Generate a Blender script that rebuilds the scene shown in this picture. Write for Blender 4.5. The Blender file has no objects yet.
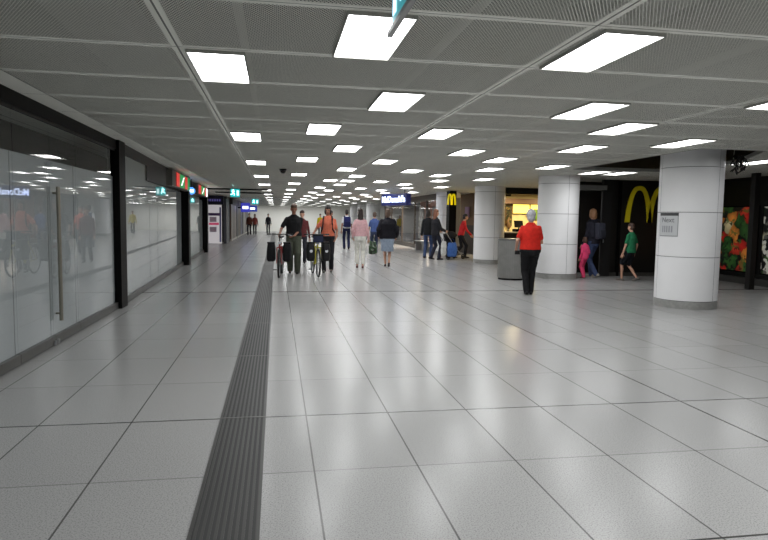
import bpy, bmesh, math, random
from mathutils import Vector, Matrix, noise, Quaternion
random.seed(4)
PI = math.pi
C = bpy.context.scene.collection
scene = bpy.context.scene

# ------------------------------------------------------------------ constants
CAMH = 1.436
H = 2.556                      # ceiling height
TW, TL, TX, TY = 0.6017, 1.008, -0.388, 4.454   # floor tile size and offsets
LY, LS = 3.913, 1.011          # ceiling light rows
TYX = 12.1                     # expansion joint

# ------------------------------------------------------------------ materials
def lin(c):
    return tuple(((v/255)/12.92 if v/255 <= 0.04045 else ((v/255+0.055)/1.055)**2.4) for v in c)
MATS = {}
def mat(name, rgb, rough=0.6, metal=0.0, spec=0.5, emit=0.0, var=0.0, vscale=40, coat=0.0, bump=0.0):
    if name in MATS: return MATS[name]
    m = bpy.data.materials.new(name); m.use_nodes = True
    nt = m.node_tree; b = nt.nodes['Principled BSDF']
    col = lin(rgb) + (1,)
    b.inputs['Base Color'].default_value = col
    b.inputs['Roughness'].default_value = rough
    b.inputs['Metallic'].default_value = metal
    b.inputs['Specular IOR Level'].default_value = spec
    b.inputs['Coat Weight'].default_value = coat
    b.inputs['Coat Roughness'].default_value = 0.08
    if emit:
        b.inputs['Emission Color'].default_value = col
        b.inputs['Emission Strength'].default_value = emit
    if var or bump:
        tc = nt.nodes.new('ShaderNodeTexCoord')
        nz = nt.nodes.new('ShaderNodeTexNoise'); nz.inputs['Scale'].default_value = vscale
        nz.inputs['Detail'].default_value = 4
        nt.links.new(tc.outputs['Object'], nz.inputs['Vector'])
        if var:
            rp = nt.nodes.new('ShaderNodeValToRGB')
            rp.color_ramp.elements[0].position = 0.3; rp.color_ramp.elements[1].position = 0.7
            rp.color_ramp.elements[0].color = tuple(v*(1-var) for v in col[:3]) + (1,)
            rp.color_ramp.elements[1].color = tuple(min(1, v*(1+var)) for v in col[:3]) + (1,)
            nt.links.new(nz.outputs['Fac'], rp.inputs['Fac'])
            nt.links.new(rp.outputs['Color'], b.inputs['Base Color'])
        if bump:
            bp = nt.nodes.new('ShaderNodeBump'); bp.inputs['Strength'].default_value = bump
            bp.inputs['Distance'].default_value = 0.01
            nt.links.new(nz.outputs['Fac'], bp.inputs['Height'])
            nt.links.new(bp.outputs['Normal'], b.inputs['Normal'])
    MATS[name] = m
    return m

class X:
    """tiny expression helper over Math nodes"""
    def __init__(s, nt, sock): s.nt, s.s = nt, sock
    def op(s, o, b=None, c=None):
        n = s.nt.nodes.new('ShaderNodeMath'); n.operation = o
        for i, v in enumerate((s, b, c)):
            if v is None: continue
            if isinstance(v, X): s.nt.links.new(v.s, n.inputs[i])
            else: n.inputs[i].default_value = v
        return X(s.nt, n.outputs[0])
    def __add__(s, o): return s.op('ADD', o)
    def __sub__(s, o): return s.op('SUBTRACT', o)
    def __mul__(s, o): return s.op('MULTIPLY', o)
    def __truediv__(s, o): return s.op('DIVIDE', o)
    def frac(s): return s.op('FRACT')
    def abs(s): return s.op('ABSOLUTE')
    def lt(s, o): return s.op('LESS_THAN', o)
    def gt(s, o): return s.op('GREATER_THAN', o)
    def max(s, o): return s.op('MAXIMUM', o)
    def min(s, o): return s.op('MINIMUM', o)
    def near(s, period, half):        # 1 within 'half' of a multiple of the period
        d = ((s/period + 1000.5).frac() - 0.5).abs()*period
        return d.lt(half)

def xyz(nt):
    tc = nt.nodes.new('ShaderNodeTexCoord'); sp = nt.nodes.new('ShaderNodeSeparateXYZ')
    nt.links.new(tc.outputs['Object'], sp.inputs[0])
    return tc, X(nt, sp.outputs[0]), X(nt, sp.outputs[1]), X(nt, sp.outputs[2])
def mix(nt, fac, a, b):
    n = nt.nodes.new('ShaderNodeMix'); n.data_type = 'RGBA'
    nt.links.new(fac.s, n.inputs[0])
    for i, v in ((6, a), (7, b)):
        if isinstance(v, tuple): n.inputs[i].default_value = v + (1,) if len(v) == 3 else v
        else: nt.links.new(v, n.inputs[i])
    return n.outputs[2]

def floor_mat():
    m = bpy.data.materials.new('terrazzo_tiles'); m.use_nodes = True
    nt = m.node_tree; b = nt.nodes['Principled BSDF']
    tc, x, y, z = xyz(nt)
    n1 = nt.nodes.new('ShaderNodeTexNoise'); n1.inputs['Scale'].default_value = 130; n1.inputs['Detail'].default_value = 2
    n2 = nt.nodes.new('ShaderNodeTexVoronoi'); n2.inputs['Scale'].default_value = 85
    n3 = nt.nodes.new('ShaderNodeTexNoise'); n3.inputs['Scale'].default_value = 1.1
    for n in (n1, n2, n3): nt.links.new(tc.outputs['Object'], n.inputs['Vector'])
    r = nt.nodes.new('ShaderNodeValToRGB')
    r.color_ramp.elements[0].position = 0.33; r.color_ramp.elements[0].color = lin((140,140,139)) + (1,)
    r.color_ramp.elements[1].position = 0.52; r.color_ramp.elements[1].color = lin((176,176,175)) + (1,)
    nt.links.new(n1.outputs['Fac'], r.inputs['Fac'])
    speck = X(nt, n2.outputs['Distance']).lt(0.13)
    c = mix(nt, speck*0.3, r.outputs['Color'], lin((110,110,108)))
    # tile to tile tint
    wn = nt.nodes.new('ShaderNodeTexWhiteNoise'); wn.noise_dimensions = '2D'
    cb = nt.nodes.new('ShaderNodeCombineXYZ')
    far = y.gt(TYX)
    yy = (y - TY) - far*(TYX-TY)
    nt.links.new(((x - TX)/TW).op('FLOOR').s, cb.inputs[0]); nt.links.new((yy/TL).op('FLOOR').s, cb.inputs[1])
    nt.links.new(cb.outputs[0], wn.inputs['Vector'])
    c = mix(nt, X(nt, wn.outputs['Value'])*0.16 + X(nt, n3.outputs['Fac'])*0.10, c, lin((128,128,127)))
    jl = (x - TX).near(TW, 0.0050)                  # long joints
    jc = yy.near(TL, 0.0042)                        # cross joints
    wide = (x - (TX + 6*TW)).abs().lt(0.009).max((y - TY).abs().lt(0.009)).max((y - (TY-2*TL)).abs().lt(0.008)).max((y - TYX).abs().lt(0.045))
    c = mix(nt, jc*0.6, c, lin((72,72,70)))
    c = mix(nt, jl*0.8, c, lin((60,60,58)))
    c = mix(nt, wide*0.9, c, lin((52,52,50)))
    nt.links.new(c, b.inputs['Base Color'])
    b.inputs['Roughness'].default_value = 0.23
    b.inputs['Specular IOR Level'].default_value = 0.17
    return m

def ceiling_mat():
    """expanded-metal ceiling panels: solid rims, open diamond mesh between"""
    m = bpy.data.materials.new('perforated_ceiling_metal'); m.use_nodes = True
    nt = m.node_tree; b = nt.nodes['Principled BSDF']
    tc, x, y, z = xyz(nt)
    k = 0.0205
    u = ((x + y*0.62)/k).frac(); v = ((x - y*0.62)/k).frac()
    hole = (u - 0.5).abs().lt(0.386)*(v - 0.5).abs().lt(0.386)
    rim = (y - (LY - LS/2)).near(LS, 0.042)
    seam = (x + 0.65).near(2.46, 0.038)
    edge = x.lt(-2.13)
    solid = rim.max(seam).max(edge)
    hole = hole*(solid*-1 + 1)
    gap = (y - (LY - LS/2)).near(LS, 0.004).max((x + 0.65).near(2.46, 0.006)).max((x + 2.13).abs().lt(0.004))
    c = mix(nt, gap, lin((247,247,238)), lin((105,105,100)))
    nt.links.new(c, b.inputs['Base Color'])
    b.inputs['Roughness'].default_value = 0.55; b.inputs['Metallic'].default_value = 0.0
    tr = nt.nodes.new('ShaderNodeBsdfTransparent'); ms = nt.nodes.new('ShaderNodeMixShader')
    nt.links.new(hole.s, ms.inputs[0]); nt.links.new(b.outputs[0], ms.inputs[1]); nt.links.new(tr.outputs[0], ms.inputs[2])
    nt.links.new(ms.outputs[0], nt.nodes['Material Output'].inputs[0])
    return m

def glass_mat(name='clear_glass', ior=1.5, tint=(0.93, 0.95, 0.95)):
    if name in MATS: return MATS[name]
    m = bpy.data.materials.new(name); m.use_nodes = True
    nt = m.node_tree; nt.nodes.remove(nt.nodes['Principled BSDF'])
    tr = nt.nodes.new('ShaderNodeBsdfTransparent'); tr.inputs[0].default_value = tint + (1,)
    gl = nt.nodes.new('ShaderNodeBsdfGlossy'); gl.inputs['Roughness'].default_value = 0.012
    fr = nt.nodes.new('ShaderNodeFresnel'); fr.inputs[0].default_value = ior
    ge = nt.nodes.new('ShaderNodeNewGeometry')              # reflect on entering only (a thin pane, no inner total reflection)
    k = X(nt, fr.outputs[0])*(X(nt, ge.outputs['Backfacing'])*-1 + 1)
    ms = nt.nodes.new('ShaderNodeMixShader')
    nt.links.new(k.s, ms.inputs[0]); nt.links.new(tr.outputs[0], ms.inputs[1]); nt.links.new(gl.outputs[0], ms.inputs[2])
    nt.links.new(ms.outputs[0], nt.nodes['Material Output'].inputs[0])
    MATS[name] = m
    return m

def food_mat(name, seed, cols, scale=7.0, dark=0.38, lit=0.0):
    m = bpy.data.materials.new(name); m.use_nodes = True
    nt = m.node_tree; b = nt.nodes['Principled BSDF']
    tc, x, y, z = xyz(nt)
    mp = nt.nodes.new('ShaderNodeMapping'); mp.inputs['Location'].default_value = (seed*3.1, seed*1.7, seed)
    nz = nt.nodes.new('ShaderNodeTexNoise'); nz.inputs['Scale'].default_value = 5; nz.inputs['Detail'].default_value = 3
    vm = nt.nodes.new('ShaderNodeVectorMath'); vm.operation = 'MULTIPLY_ADD'
    nt.links.new(tc.outputs['Object'], mp.inputs[0]); nt.links.new(mp.outputs[0], nz.inputs['Vector'])
    nt.links.new(nz.outputs['Color'], vm.inputs[0]); vm.inputs[1].default_value = (0.25,)*3; nt.links.new(mp.outputs[0], vm.inputs[2])
    vo = nt.nodes.new('ShaderNodeTexVoronoi'); vo.inputs['Scale'].default_value = scale
    nt.links.new(vm.outputs[0], vo.inputs['Vector'])
    sp = nt.nodes.new('ShaderNodeSeparateColor'); nt.links.new(vo.outputs['Color'], sp.inputs[0])
    r = nt.nodes.new('ShaderNodeValToRGB'); r.color_ramp.interpolation = 'CONSTANT'
    e = r.color_ramp.elements
    e[0].position = 0; e[0].color = (0.004, 0.005, 0.004, 1); e[1].position = dark; e[1].color = lin(cols[0]) + (1,)
    for i, cc in enumerate(cols[1:]):
        n = e.new(dark + (1-dark)*(i+1)/len(cols)); n.color = lin(cc) + (1,)
    nt.links.new(sp.outputs[0], r.inputs['Fac'])
    # each piece darkens towards its edge: shading painted into the print
    d = X(nt, vo.outputs['Distance'])
    c = mix(nt, (d*0.9).min(1.0), r.outputs['Color'], (0.004, 0.004, 0.004))
    v2 = nt.nodes.new('ShaderNodeTexVoronoi'); v2.inputs['Scale'].default_value = scale*2.6
    nt.links.new(vm.outputs[0], v2.inputs['Vector'])
    s2 = nt.nodes.new('ShaderNodeSeparateColor'); nt.links.new(v2.outputs['Color'], s2.inputs[0])
    c = mix(nt, X(nt, s2.outputs[1]).gt(0.72)*0.75, c, lin(cols[1]))
    c = mix(nt, X(nt, s2.outputs[2]).gt(0.87)*0.8, c, (0.006, 0.006, 0.005))
    nt.links.new(c, b.inputs['Base Color']); b.inputs['Roughness'].default_value = 0.35
    nt.links.new(c, b.inputs['Emission Color']); b.inputs['Emission Strength'].default_value = lit
    return m

# ------------------------------------------------------------------ mesh helpers
def obj(name, bm, m, parent=None, smooth=False, loc=None):
    me = bpy.data.meshes.new(name)
    if smooth:
        for f in bm.faces: f.smooth = True
    bm.normal_update(); bm.to_mesh(me); bm.free()
    if smooth: me.set_sharp_from_angle(angle=math.radians(50))
    for mm in (m if isinstance(m, (list, tuple)) else [m]): me.materials.append(mm)
    o = bpy.data.objects.new(name, me); C.objects.link(o)
    if parent: o.parent = parent
    if loc: o.location = loc
    return o
def tag(o, label, cat, group=None):
    o['label'] = label; o['category'] = cat
    if group: o['group'] = group
    return o
def thing(name, label, cat, loc=(0,0,0), rotz=0, group=None):
    o = bpy.data.objects.new(name, None); C.objects.link(o)
    o.location = loc; o.rotation_euler = (0,0,rotz); o.empty_display_size = 0.1
    return tag(o, label, cat, group)
def struct(name, bm, m, label=None, parent=None, smooth=False):
    o = obj(name, bm, m, parent, smooth)
    if not parent: o['kind'] = 'structure'
    if label: o['label'] = label
    return o
def box(bm, x0, x1, y0, y1, z0, z1, mi=0, bev=0):
    r = bmesh.ops.create_cube(bm, size=1)
    vs = r['verts']
    for v in vs:
        v.co = Vector((x0+(v.co.x+.5)*(x1-x0), y0+(v.co.y+.5)*(y1-y0), z0+(v.co.z+.5)*(z1-z0)))
    fs = list({f for v in vs for f in v.link_faces})
    for f in fs: f.material_index = mi
    if bev:
        es = list({e for v in vs for e in v.link_edges})
        bmesh.ops.bevel(bm, geom=es, offset=bev, segments=2, affect='EDGES', profile=0.7)
    return bm
def bx(*a, **k): return box(bmesh.new(), *a, **k)
def quad(bm, *pts, mi=0):
    f = bm.faces.new([bm.verts.new(p) for p in pts]); f.material_index = mi; return f
def obox(bm, p, q, t, z0, z1):
    """upright slab from p to q (xy), thickness t centred"""
    p, q = Vector(p), Vector(q); d = (q-p).normalized(); n = Vector((-d.y, d.x))*t/2
    ring = [p+n, q+n, q-n, p-n]
    lo = [bm.verts.new((v.x, v.y, z0)) for v in ring]; hi = [bm.verts.new((v.x, v.y, z1)) for v in ring]
    bm.faces.new(lo); bm.faces.new(hi[::-1])
    for i in range(4): bm.faces.new([lo[i], hi[i], hi[(i+1)%4], lo[(i+1)%4]])
    bmesh.ops.recalc_face_normals(bm, faces=bm.faces[:])
    return bm
def limb(bm, p0, r0, p1, r1, n=12):
    """tapered capsule"""
    p0, p1 = Vector(p0), Vector(p1); d = p1-p0; L = d.length
    q = Vector((0,0,1)).rotation_difference(d.normalized()) if L > 1e-6 else Quaternion()
    rings = []
    for a in (-80,-50,-20): rings.append((r0*math.sin(math.radians(a)), r0*math.cos(math.radians(a))))
    for a in (20,50,80): rings.append((L+r1*math.sin(math.radians(a)), r1*math.cos(math.radians(a))))
    vv = []
    for z, r in rings:
        vv.append([bm.verts.new(p0 + q @ Vector((r*math.cos(2*PI*i/n), r*math.sin(2*PI*i/n), z))) for i in range(n)])
    for a, b in zip(vv, vv[1:]):
        for i in range(n): bm.faces.new([a[i], a[(i+1)%n], b[(i+1)%n], b[i]])
    bm.faces.new(vv[0][::-1]); bm.faces.new(vv[-1])
def tube(bm, pts, r, n=8):
    pts = [Vector(p) for p in pts]
    vv = []
    for i, p in enumerate(pts):
        d = (pts[min(i+1, len(pts)-1)] - pts[max(i-1, 0)]).normalized()
        q = Vector((0,0,1)).rotation_difference(d)
        rr = r[i] if isinstance(r, (list, tuple)) else r
        vv.append([bm.verts.new(p + q @ Vector((rr*math.cos(2*PI*k/n), rr*math.sin(2*PI*k/n), 0))) for k in range(n)])
    for a, b in zip(vv, vv[1:]):
        # align rings
        best = min(range(n), key=lambda s: (a[0].co - b[s].co).length)
        for i in range(n): bm.faces.new([a[i], a[(i+1)%n], b[(i+1+best)%n], b[(i+best)%n]])
    bm.faces.new(vv[0][::-1]); bm.faces.new(vv[-1])
    return bm
def ell(bm, c, r, rot=None, seg=16):
    res = bmesh.ops.create_uvsphere(bm, u_segments=seg, v_segments=max(6, seg*2//3), radius=1)
    M = Matrix.Translation(Vector(c)) @ (rot.to_4x4() if rot else Matrix.Identity(4)) @ Matrix.Diagonal((r[0], r[1], r[2], 1))
    bmesh.ops.transform(bm, matrix=M, verts=res['verts'])
def loft(bm, secs, n=20, p=2.0):
    """stack of (centre, rx, ry) closed sections"""
    vv = []
    for c, rx, ry in secs:
        c = Vector(c); ring = []
        for i in range(n):
            a = 2*PI*i/n; ca, sa = math.cos(a), math.sin(a)
            ring.append(bm.verts.new(c + Vector((rx*math.copysign(abs(ca)**(2/p), ca), ry*math.copysign(abs(sa)**(2/p), sa), 0))))
        vv.append(ring)
    for a, b in zip(vv, vv[1:]):
        for i in range(n): bm.faces.new([a[i], a[(i+1)%n], b[(i+1)%n], b[i]])
    bm.faces.new(vv[0][::-1]); bm.faces.new(vv[-1])
def lathe(bm, prof, n=32, c=(0,0)):
    vv = []
    for r, z in prof:
        vv.append([bm.verts.new((c[0]+r*math.cos(2*PI*i/n), c[1]+r*math.sin(2*PI*i/n), z)) for i in range(n)])
    for a, b in zip(vv, vv[1:]):
        for i in range(n): bm.faces.new([a[i], a[(i+1)%n], b[(i+1)%n], b[i]])
    bm.faces.new(vv[0][::-1]); bm.faces.new(vv[-1])
def torus(bm, c, R, r, axis='X', N=32, n=8):
    vv = []
    for i in range(N):
        a = 2*PI*i/N; ring = []
        for k in range(n):
            t = 2*PI*k/n; rr = R + r*math.cos(t)
            u, v, w = rr*math.cos(a), rr*math.sin(a), r*math.sin(t)
            p = (w, u, v) if axis == 'X' else (u, v, w)
            ring.append(bm.verts.new(Vector(c)+Vector(p)))
        vv.append(ring)
    for i in range(N):
        a, b = vv[i], vv[(i+1)%N]
        for k in range(n): bm.faces.new([a[k], a[(k+1)%n], b[(k+1)%n], b[k]])
_tmp = [None]
def remesh(bm, voxel, smooth=3, wrinkle=0.0, wfreq=9.0, seed=0.0):
    """union of the overlapping shapes in bm as one continuous skin -> new bmesh"""
    me = bpy.data.meshes.new('tmp'); bmesh.ops.recalc_face_normals(bm, faces=bm.faces[:]); bm.to_mesh(me); bm.free()
    o = bpy.data.objects.new('tmp', me); C.objects.link(o)
    r = o.modifiers.new('r', 'REMESH'); r.mode = 'VOXEL'; r.voxel_size = voxel
    if smooth:
        s = o.modifiers.new('s', 'SMOOTH'); s.factor = 0.5; s.iterations = smooth
    dg = bpy.context.evaluated_depsgraph_get()
    out = bmesh.new(); ev = o.evaluated_get(dg); m2 = ev.to_mesh(); out.from_mesh(m2); ev.to_mesh_clear()
    bpy.data.objects.remove(o); bpy.data.meshes.remove(me)
    if wrinkle:
        out.normal_update()
        for v in out.verts:
            q = v.co*wfreq + Vector((seed, seed*1.3, -seed)); q.z *= 0.65
            v.co += v.normal*wrinkle*(noise.noise(q) + 0.5*noise.noise(q*2.3))
    return out

# ------------------------------------------------------------------ people
SKIN = mat('skin', (196,150,126), 0.55, var=0.06, vscale=12)
SKIN_TAN = mat('skin_tanned', (158,110,88), 0.55, var=0.06, vscale=12)
SKIN_DARK = mat('skin_deep', (104,72,56), 0.55, var=0.06, vscale=12)
EYE_M = mat('eye_dark', (38,30,26), 0.25)
LIP_M = mat('lip_rose', (158,88,80), 0.5)
def cloth(rgb, rough=0.85):
    return mat('cloth_%d_%d_%d' % rgb, rgb, rough, spec=0.2, var=0.12, vscale=18)

def ik(a, b, l1, l2, bend):
    a, b, bend = Vector(a), Vector(b), Vector(bend)
    d = b-a; L = min(d.length, (l1+l2)*0.999); u = d.normalized()
    x = (l1*l1 - l2*l2 + L*L)/(2*L); h = math.sqrt(max(0, l1*l1 - x*x))
    n = (bend - u*bend.dot(u)).normalized()
    return a + u*x + n*h, a + u*L

def hand_bm(wrist, fdir, palm, s, side, curl=0.6):
    """palm, four unequal bent fingers and a thumb; fdir: pointing direction, palm: palm normal"""
    b = bmesh.new()
    f = Vector(fdir).normalized(); p = Vector(palm); p = (p - f*p.dot(f)).normalized(); w = f.cross(p)*side
    W = Vector(wrist)
    limb(b, W - f*.03*s, .026*s, W + f*.02*s, .027*s, 8)
    for k in range(4):                                     # palm
        o = (k-1.5)*.019*s
        limb(b, W + f*.015*s + w*o*.7, .0145*s, W + f*.085*s + w*o, .0115*s, 8)
    L = (.068, .078, .072, .056)
    for k in range(4):
        o = (k-1.5)*.0215*s
        q0 = W + f*.085*s + w*o; l = L[k]*s; dirn = f.copy(); q = q0; r = .0088*s
        for j, fr in enumerate((.45, .31, .24)):
            ang = curl*(0.5 if j == 0 else 0.85)
            ax = f.cross(p); dirn = Quaternion(ax, ang) @ dirn
            q1 = q + dirn*l*fr; limb(b, q, r, q1, r*.88, 7); q = q1; r *= .9
    t0 = W + f*.022*s - w*.028*s
    d1 = (f*.62 - w*.62 + p*.35).normalized(); t1 = t0 + d1*.042*s
    d2 = (f*.9 - w*.1 + p*.45).normalized(); t2 = t1 + d2*.034*s
    limb(b, t0, .0135*s, t1, .0108*s, 7); limb(b, t1, .0108*s, t2, .0085*s, 7)
    return b

def merge(dst, src):
    me = bpy.data.meshes.new('t'); src.to_mesh(me); src.free(); dst.from_mesh(me); bpy.data.meshes.remove(me)

def person(label, x, y, head, ht, feet, hands, top, bottom, hair, shoe=(40,38,38), female=False,
           lean=0.0, bulk=1.0, skin=None, vox=0.010, look=0.0, nod=0.0, group=None, bare_leg=False, cat='person', headwear=None):
    """local frame: +Y forward, +X the person's right. feet/hands: right then left, as metres for a 1.75 m adult"""
    skin = skin or SKIN
    s = ht/1.75
    root = thing('person', label, cat, (x, y, 0), math.radians(head), group)
    sw = (.165 if female else .19)*bulk**.5; hw = .092
    def T(z, yo=0.0): return Vector((0, lean*(z-.9)*1.0 + yo, z))*s if z > .9 else Vector((0, yo, z))*s
    def V(p): return Vector(p)*s
    hipz = .92 - .006*max(abs(feet[0][1]-feet[1][1])*10, 0)
    # legs
    legs = []
    for k, sd in ((0, 1), (1, -1)):
        fx, fy, fz, pt = feet[k]
        hip = Vector((sd*hw, 0, hipz)); ank = Vector((fx, fy, fz+.085))
        knee, ank = ik(hip, ank, .44, .43, (sd*.05, 1, 0.1))
        legs.append((hip*s, knee*s, ank*s, pt, sd))
    arms = []
    for k, sd in ((0, 1), (1, -1)):
        sh = Vector((sd*(sw-.030), lean*.5 - .005, 1.362)); hd = Vector(hands[k][:3])
        el, wr = ik(sh, hd, .29, .26, (sd*.45, -1, -.35))
        arms.append((sh*s, el*s, wr*s, sd, hands[k]))
    hc = Vector((0, lean*.72 + .022, 1.618))                # head centre
    HR = Quaternion((0,0,1), math.radians(look)) @ Quaternion((1,0,0), math.radians(-nod))
    def hp(p): return (hc + HR @ Vector(p))*s
    hrot = HR.to_matrix()
    # ---- body
    b = bmesh.new()
    bw = bulk
    loft(b, [(T(.84), .12*s*bw, .09*s*bw), (T(.92), .158*s*bw, .105*s*bw), (T(1.08), .128*s*bw, .092*s*bw), (T(1.28), .155*s*bw, .108*s*bw),
             (T(1.37), (sw-.045)*s, .085*s*bw), (T(1.43), .095*s, .065*s), (T(1.49), .052*s, .05*s)])
    limb(b, T(1.45), .054*s, hp((0,-.02,-.06)), .05*s)
    for hip, knee, ank, pt, sd in legs:
        bl = 1.0 if bottom[0] in ('shorts', 'skirt') else .82
        limb(b, hip, .082*s*bw*bl, knee, .054*s*bl); limb(b, knee, .052*s*bl, ank, .034*s)
        if bl == 1: limb(b, knee*.62+ank*.38 - Vector((0,.012*s,0)), .052*s, knee*.4+ank*.6, .042*s)
        d = Vector((0, math.cos(pt), math.sin(pt)))
        limb(b, ank - d*.03*s - Vector((0,0,.048*s)), .024*s, ank + d*.10*s - Vector((0,0,.052*s)), .022*s)
    for sh, el, wr, sd, hd in arms:
        limb(b, sh, .05*s, el, .038*s); limb(b, el, .038*s, wr, .026*s)
    ell(b, hp((0,-.008,.035)), (.073*s, .091*s, .085*s), hrot)
    ell(b, hp((0,.022,-.04)), (.055*s, .066*s, .072*s), hrot)
    ell(b, hp((0,.05,-.088)), (.026*s, .028*s, .022*s), hrot, 10)
    limb(b, hp((0,.080,.012)), .010*s, hp((0,.104,-.028)), .0155*s, 8)
    for sd in (1,-1):
        ell(b, hp((sd*.074,-.008,-.005)), (.013*s, .022*s, .032*s), hrot, 10)
        ell(b, hp((sd*.03,.072,.018)), (.024*s, .012*s, .010*s), hrot, 8)
    b = remesh(b, vox*s, 3)
    for sh, el, wr, sd, hd in arms:
        fd = hd[3] if len(hd) > 3 else (wr-el)
        hb = hand_bm(wr, fd, (-sd*.9, .45, 0) if len(hd) < 5 else hd[4], s, sd, .55 if len(hd) < 6 else hd[5])
        merge(b, remesh(hb, .0042*s, 1))
    obj('body', b, skin, root, True)
    # ---- face
    for sd in (1,-1):
        e = bmesh.new(); ell(e, hp((sd*.031,.083,.004)), (.0125*s, .008*s, .0075*s), hrot, 10); obj('eye', e, EYE_M, root, True)
    e = bmesh.new(); ell(e, hp((0,.084,-.062)), (.024*s, .008*s, .008*s), hrot, 10); obj('mouth', e, LIP_M, root, True)
    # ---- hair
    style, hcol = hair
    if style != 'none':
        h = bmesh.new()
        ell(h, hp((0,-.012,.066)), (.082*s, .097*s, .078*s), hrot)
        ell(h, hp((0,-.045,.0)), (.080*s, .072*s, .085*s), hrot)
        if style == 'curly':
            ell(h, hp((0,-.03,.03)), (.098*s, .10*s, .098*s), hrot); ell(h, hp((0,-.06,-.05)), (.082*s, .06*s, .075*s), hrot)
        if style == 'long':
            ell(h, hp((0,-.06,-.09)), (.088*s, .055*s, .12*s), hrot); ell(h, hp((0,-.07,-.19)), (.082*s, .045*s, .10*s), hrot)
        if style == 'bob':
            for sd in (1,-1): ell(h, hp((sd*.066,-.015,-.02)), (.026*s, .06*s, .085*s), hrot)
            ell(h, hp((0,-.055,-.05)), (.085*s, .055*s, .085*s), hrot)
        h = remesh(h, .008*s, 2, .006*s, 22/s, x)
        obj('hair', h, mat('hair_%d_%d_%d' % hcol, hcol, .55, var=.25, vscale=60), root, True)
    # ---- top garment
    kind, col = top[0], top[1]
    hem = top[2] if len(top) > 2 else .86
    t = bmesh.new(); g = .016*s
    secs = [(T(hem), .160*s*bw+g, .11*s*bw+g), (T(.95), .162*s*bw+g, .112*s*bw+g), (T(1.08), .140*s*bw+g*1.3, .102*s*bw+g*1.3),
            (T(1.28), .158*s*bw+g, .112*s*bw+g), (T(1.365), (sw-.03)*s+g*.6, .096*s*bw+g*.6), (T(1.42), (sw-.075)*s+g, .085*s), (T(1.465), .085*s, .068*s), (T(1.485), .064*s, .06*s)]
    if hem > .9: secs = [secs[0]] + [q for q in secs[2:] ]
    if hem < .7: secs.insert(1, (T(.78), .165*s*bw+g, .125*s*bw+g))
    loft(t, secs)
    for sh, el, wr, sd, hd in arms:
        if kind == 'short': limb(t, sh, .056*s*bw**.5, sh*.32+el*.68, .054*s*bw**.5)
        else:
            r = (1.25 if kind == 'coat' else 1.0)*bw**.4
            limb(t, sh, .057*s*r, el, .050*s*r); limb(t, el, .050*s*r, el*.06+wr*.94, .038*s*r)
    t = remesh(t, .011*s, 3, .006*s, 11/s, y)
    obj('coat' if kind == 'coat' else 'shirt', t, cloth(col), root, True)
    # ---- lower garment
    kind, col = bottom[0], bottom[1]
    t = bmesh.new()
    if kind == 'skirt':
        yo = (feet[0][1]+feet[1][1])/2
        bq = bw**.25
        loft(t, [(T(.46, yo*.45), .17*s*bq, .15*s*bq), (T(.7, yo*.2), .178*s*bq, .15*s*bq), (T(.9), .165*s*bw, .118*s*bw), (T(1.02), .14*s*bw, .105*s*bw)])
    else:
        loft(t, [(T(.80), .13*s*bw, .105*s*bw), (T(.90), .166*s*bw, .118*s*bw), (T(1.02), .145*s*bw, .106*s*bw)])
        for hip, knee, ank, pt, sd in legs:
            if kind == 'shorts':
                limb(t, hip, .098*s*bw, hip*.12+knee*.88, .088*s)
            else:
                cut = .80 if kind == 'cropped' else 1.0
                a2 = knee*(1-cut)+ank*cut
                wd = 1.28 if kind == 'wide' else 1.0
                limb(t, hip, .092*s*bw, knee, .072*s*wd*bw**.5); limb(t, knee, .072*s*wd*bw**.5, a2 - Vector((0,0,.022*s)), .062*s*wd)
    t = remesh(t, .011*s, 3, .006*s, 10/s, x+y)
    obj({'skirt': 'skirt', 'shorts': 'shorts'}.get(kind, 'trousers'), t, cloth(col), root, True)
    # ---- shoes
    for hip, knee, ank, pt, sd in legs:
        t = bmesh.new(); d = Vector((0, math.cos(pt), math.sin(pt))); up = Vector((0, -math.sin(pt), math.cos(pt)))
        o = ank - up*.055*s
        limb(t, o - d*.055*s, .036*s, o + d*.155*s - up*.008*s, .032*s)
        limb(t, o - d*.055*s - up*.014*s, .034*s, o + d*.16*s - up*.016*s, .030*s)
        limb(t, o - d*.03*s, .04*s, o + d*.05*s+up*.01*s, .036*s)
        t = remesh(t, .008*s, 2)
        for v in t.verts:                                   # flat sole
            dd = (v.co-o).dot(up)
            if dd < -.03*s: v.co += up*(-.03*s-dd)
        obj('shoe', t, cloth(shoe, .5), root, True)
    return root, s, T

def backpack(label, root_xy, head, s, lean, col, w=.30, h=.46, d=.17, z=.98, group=None, cat='backpack'):
    r = thing('backpack', label, cat, (root_xy[0], root_xy[1], 0), math.radians(head), group)
    b = bmesh.new(); yo = -(.135+d/2)*s + lean*.35*s
    box(b, -w/2*s, w/2*s, yo-d/2*s, yo+d/2*s, z*s, (z+h)*s, bev=.05*s)
    obj('bag_body', b, cloth(col), r, True)
    b = bmesh.new(); box(b, -w*.36*s, w*.36*s, yo-d/2*s-.05*s, yo-d/2*s+.02*s, (z+.05)*s, (z+.24)*s, bev=.025*s)
    obj('pocket', b, cloth(tuple(int(v*.8) for v in col)), r, True)
    for sd in (1,-1):
        b = bmesh.new()
        pts = [(sd*.10, -.13+lean*.48, 1.40), (sd*.108, -.08+lean*.52, 1.475), (sd*.112, .02+lean*.52, 1.468), (sd*.118, .105+lean*.48, 1.40), (sd*.122, .142+lean*.38, 1.28), (sd*.135, .13+lean*.28, 1.14), (sd*.175, .03+lean*.2, 1.06), (sd*.14, -.13, 1.03)]
        tube(b, [Vector(p)*s for p in pts], .019*s, 6)
        obj('strap', b, cloth(tuple(int(v*.7) for v in col)), r, True)
    return r

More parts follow.
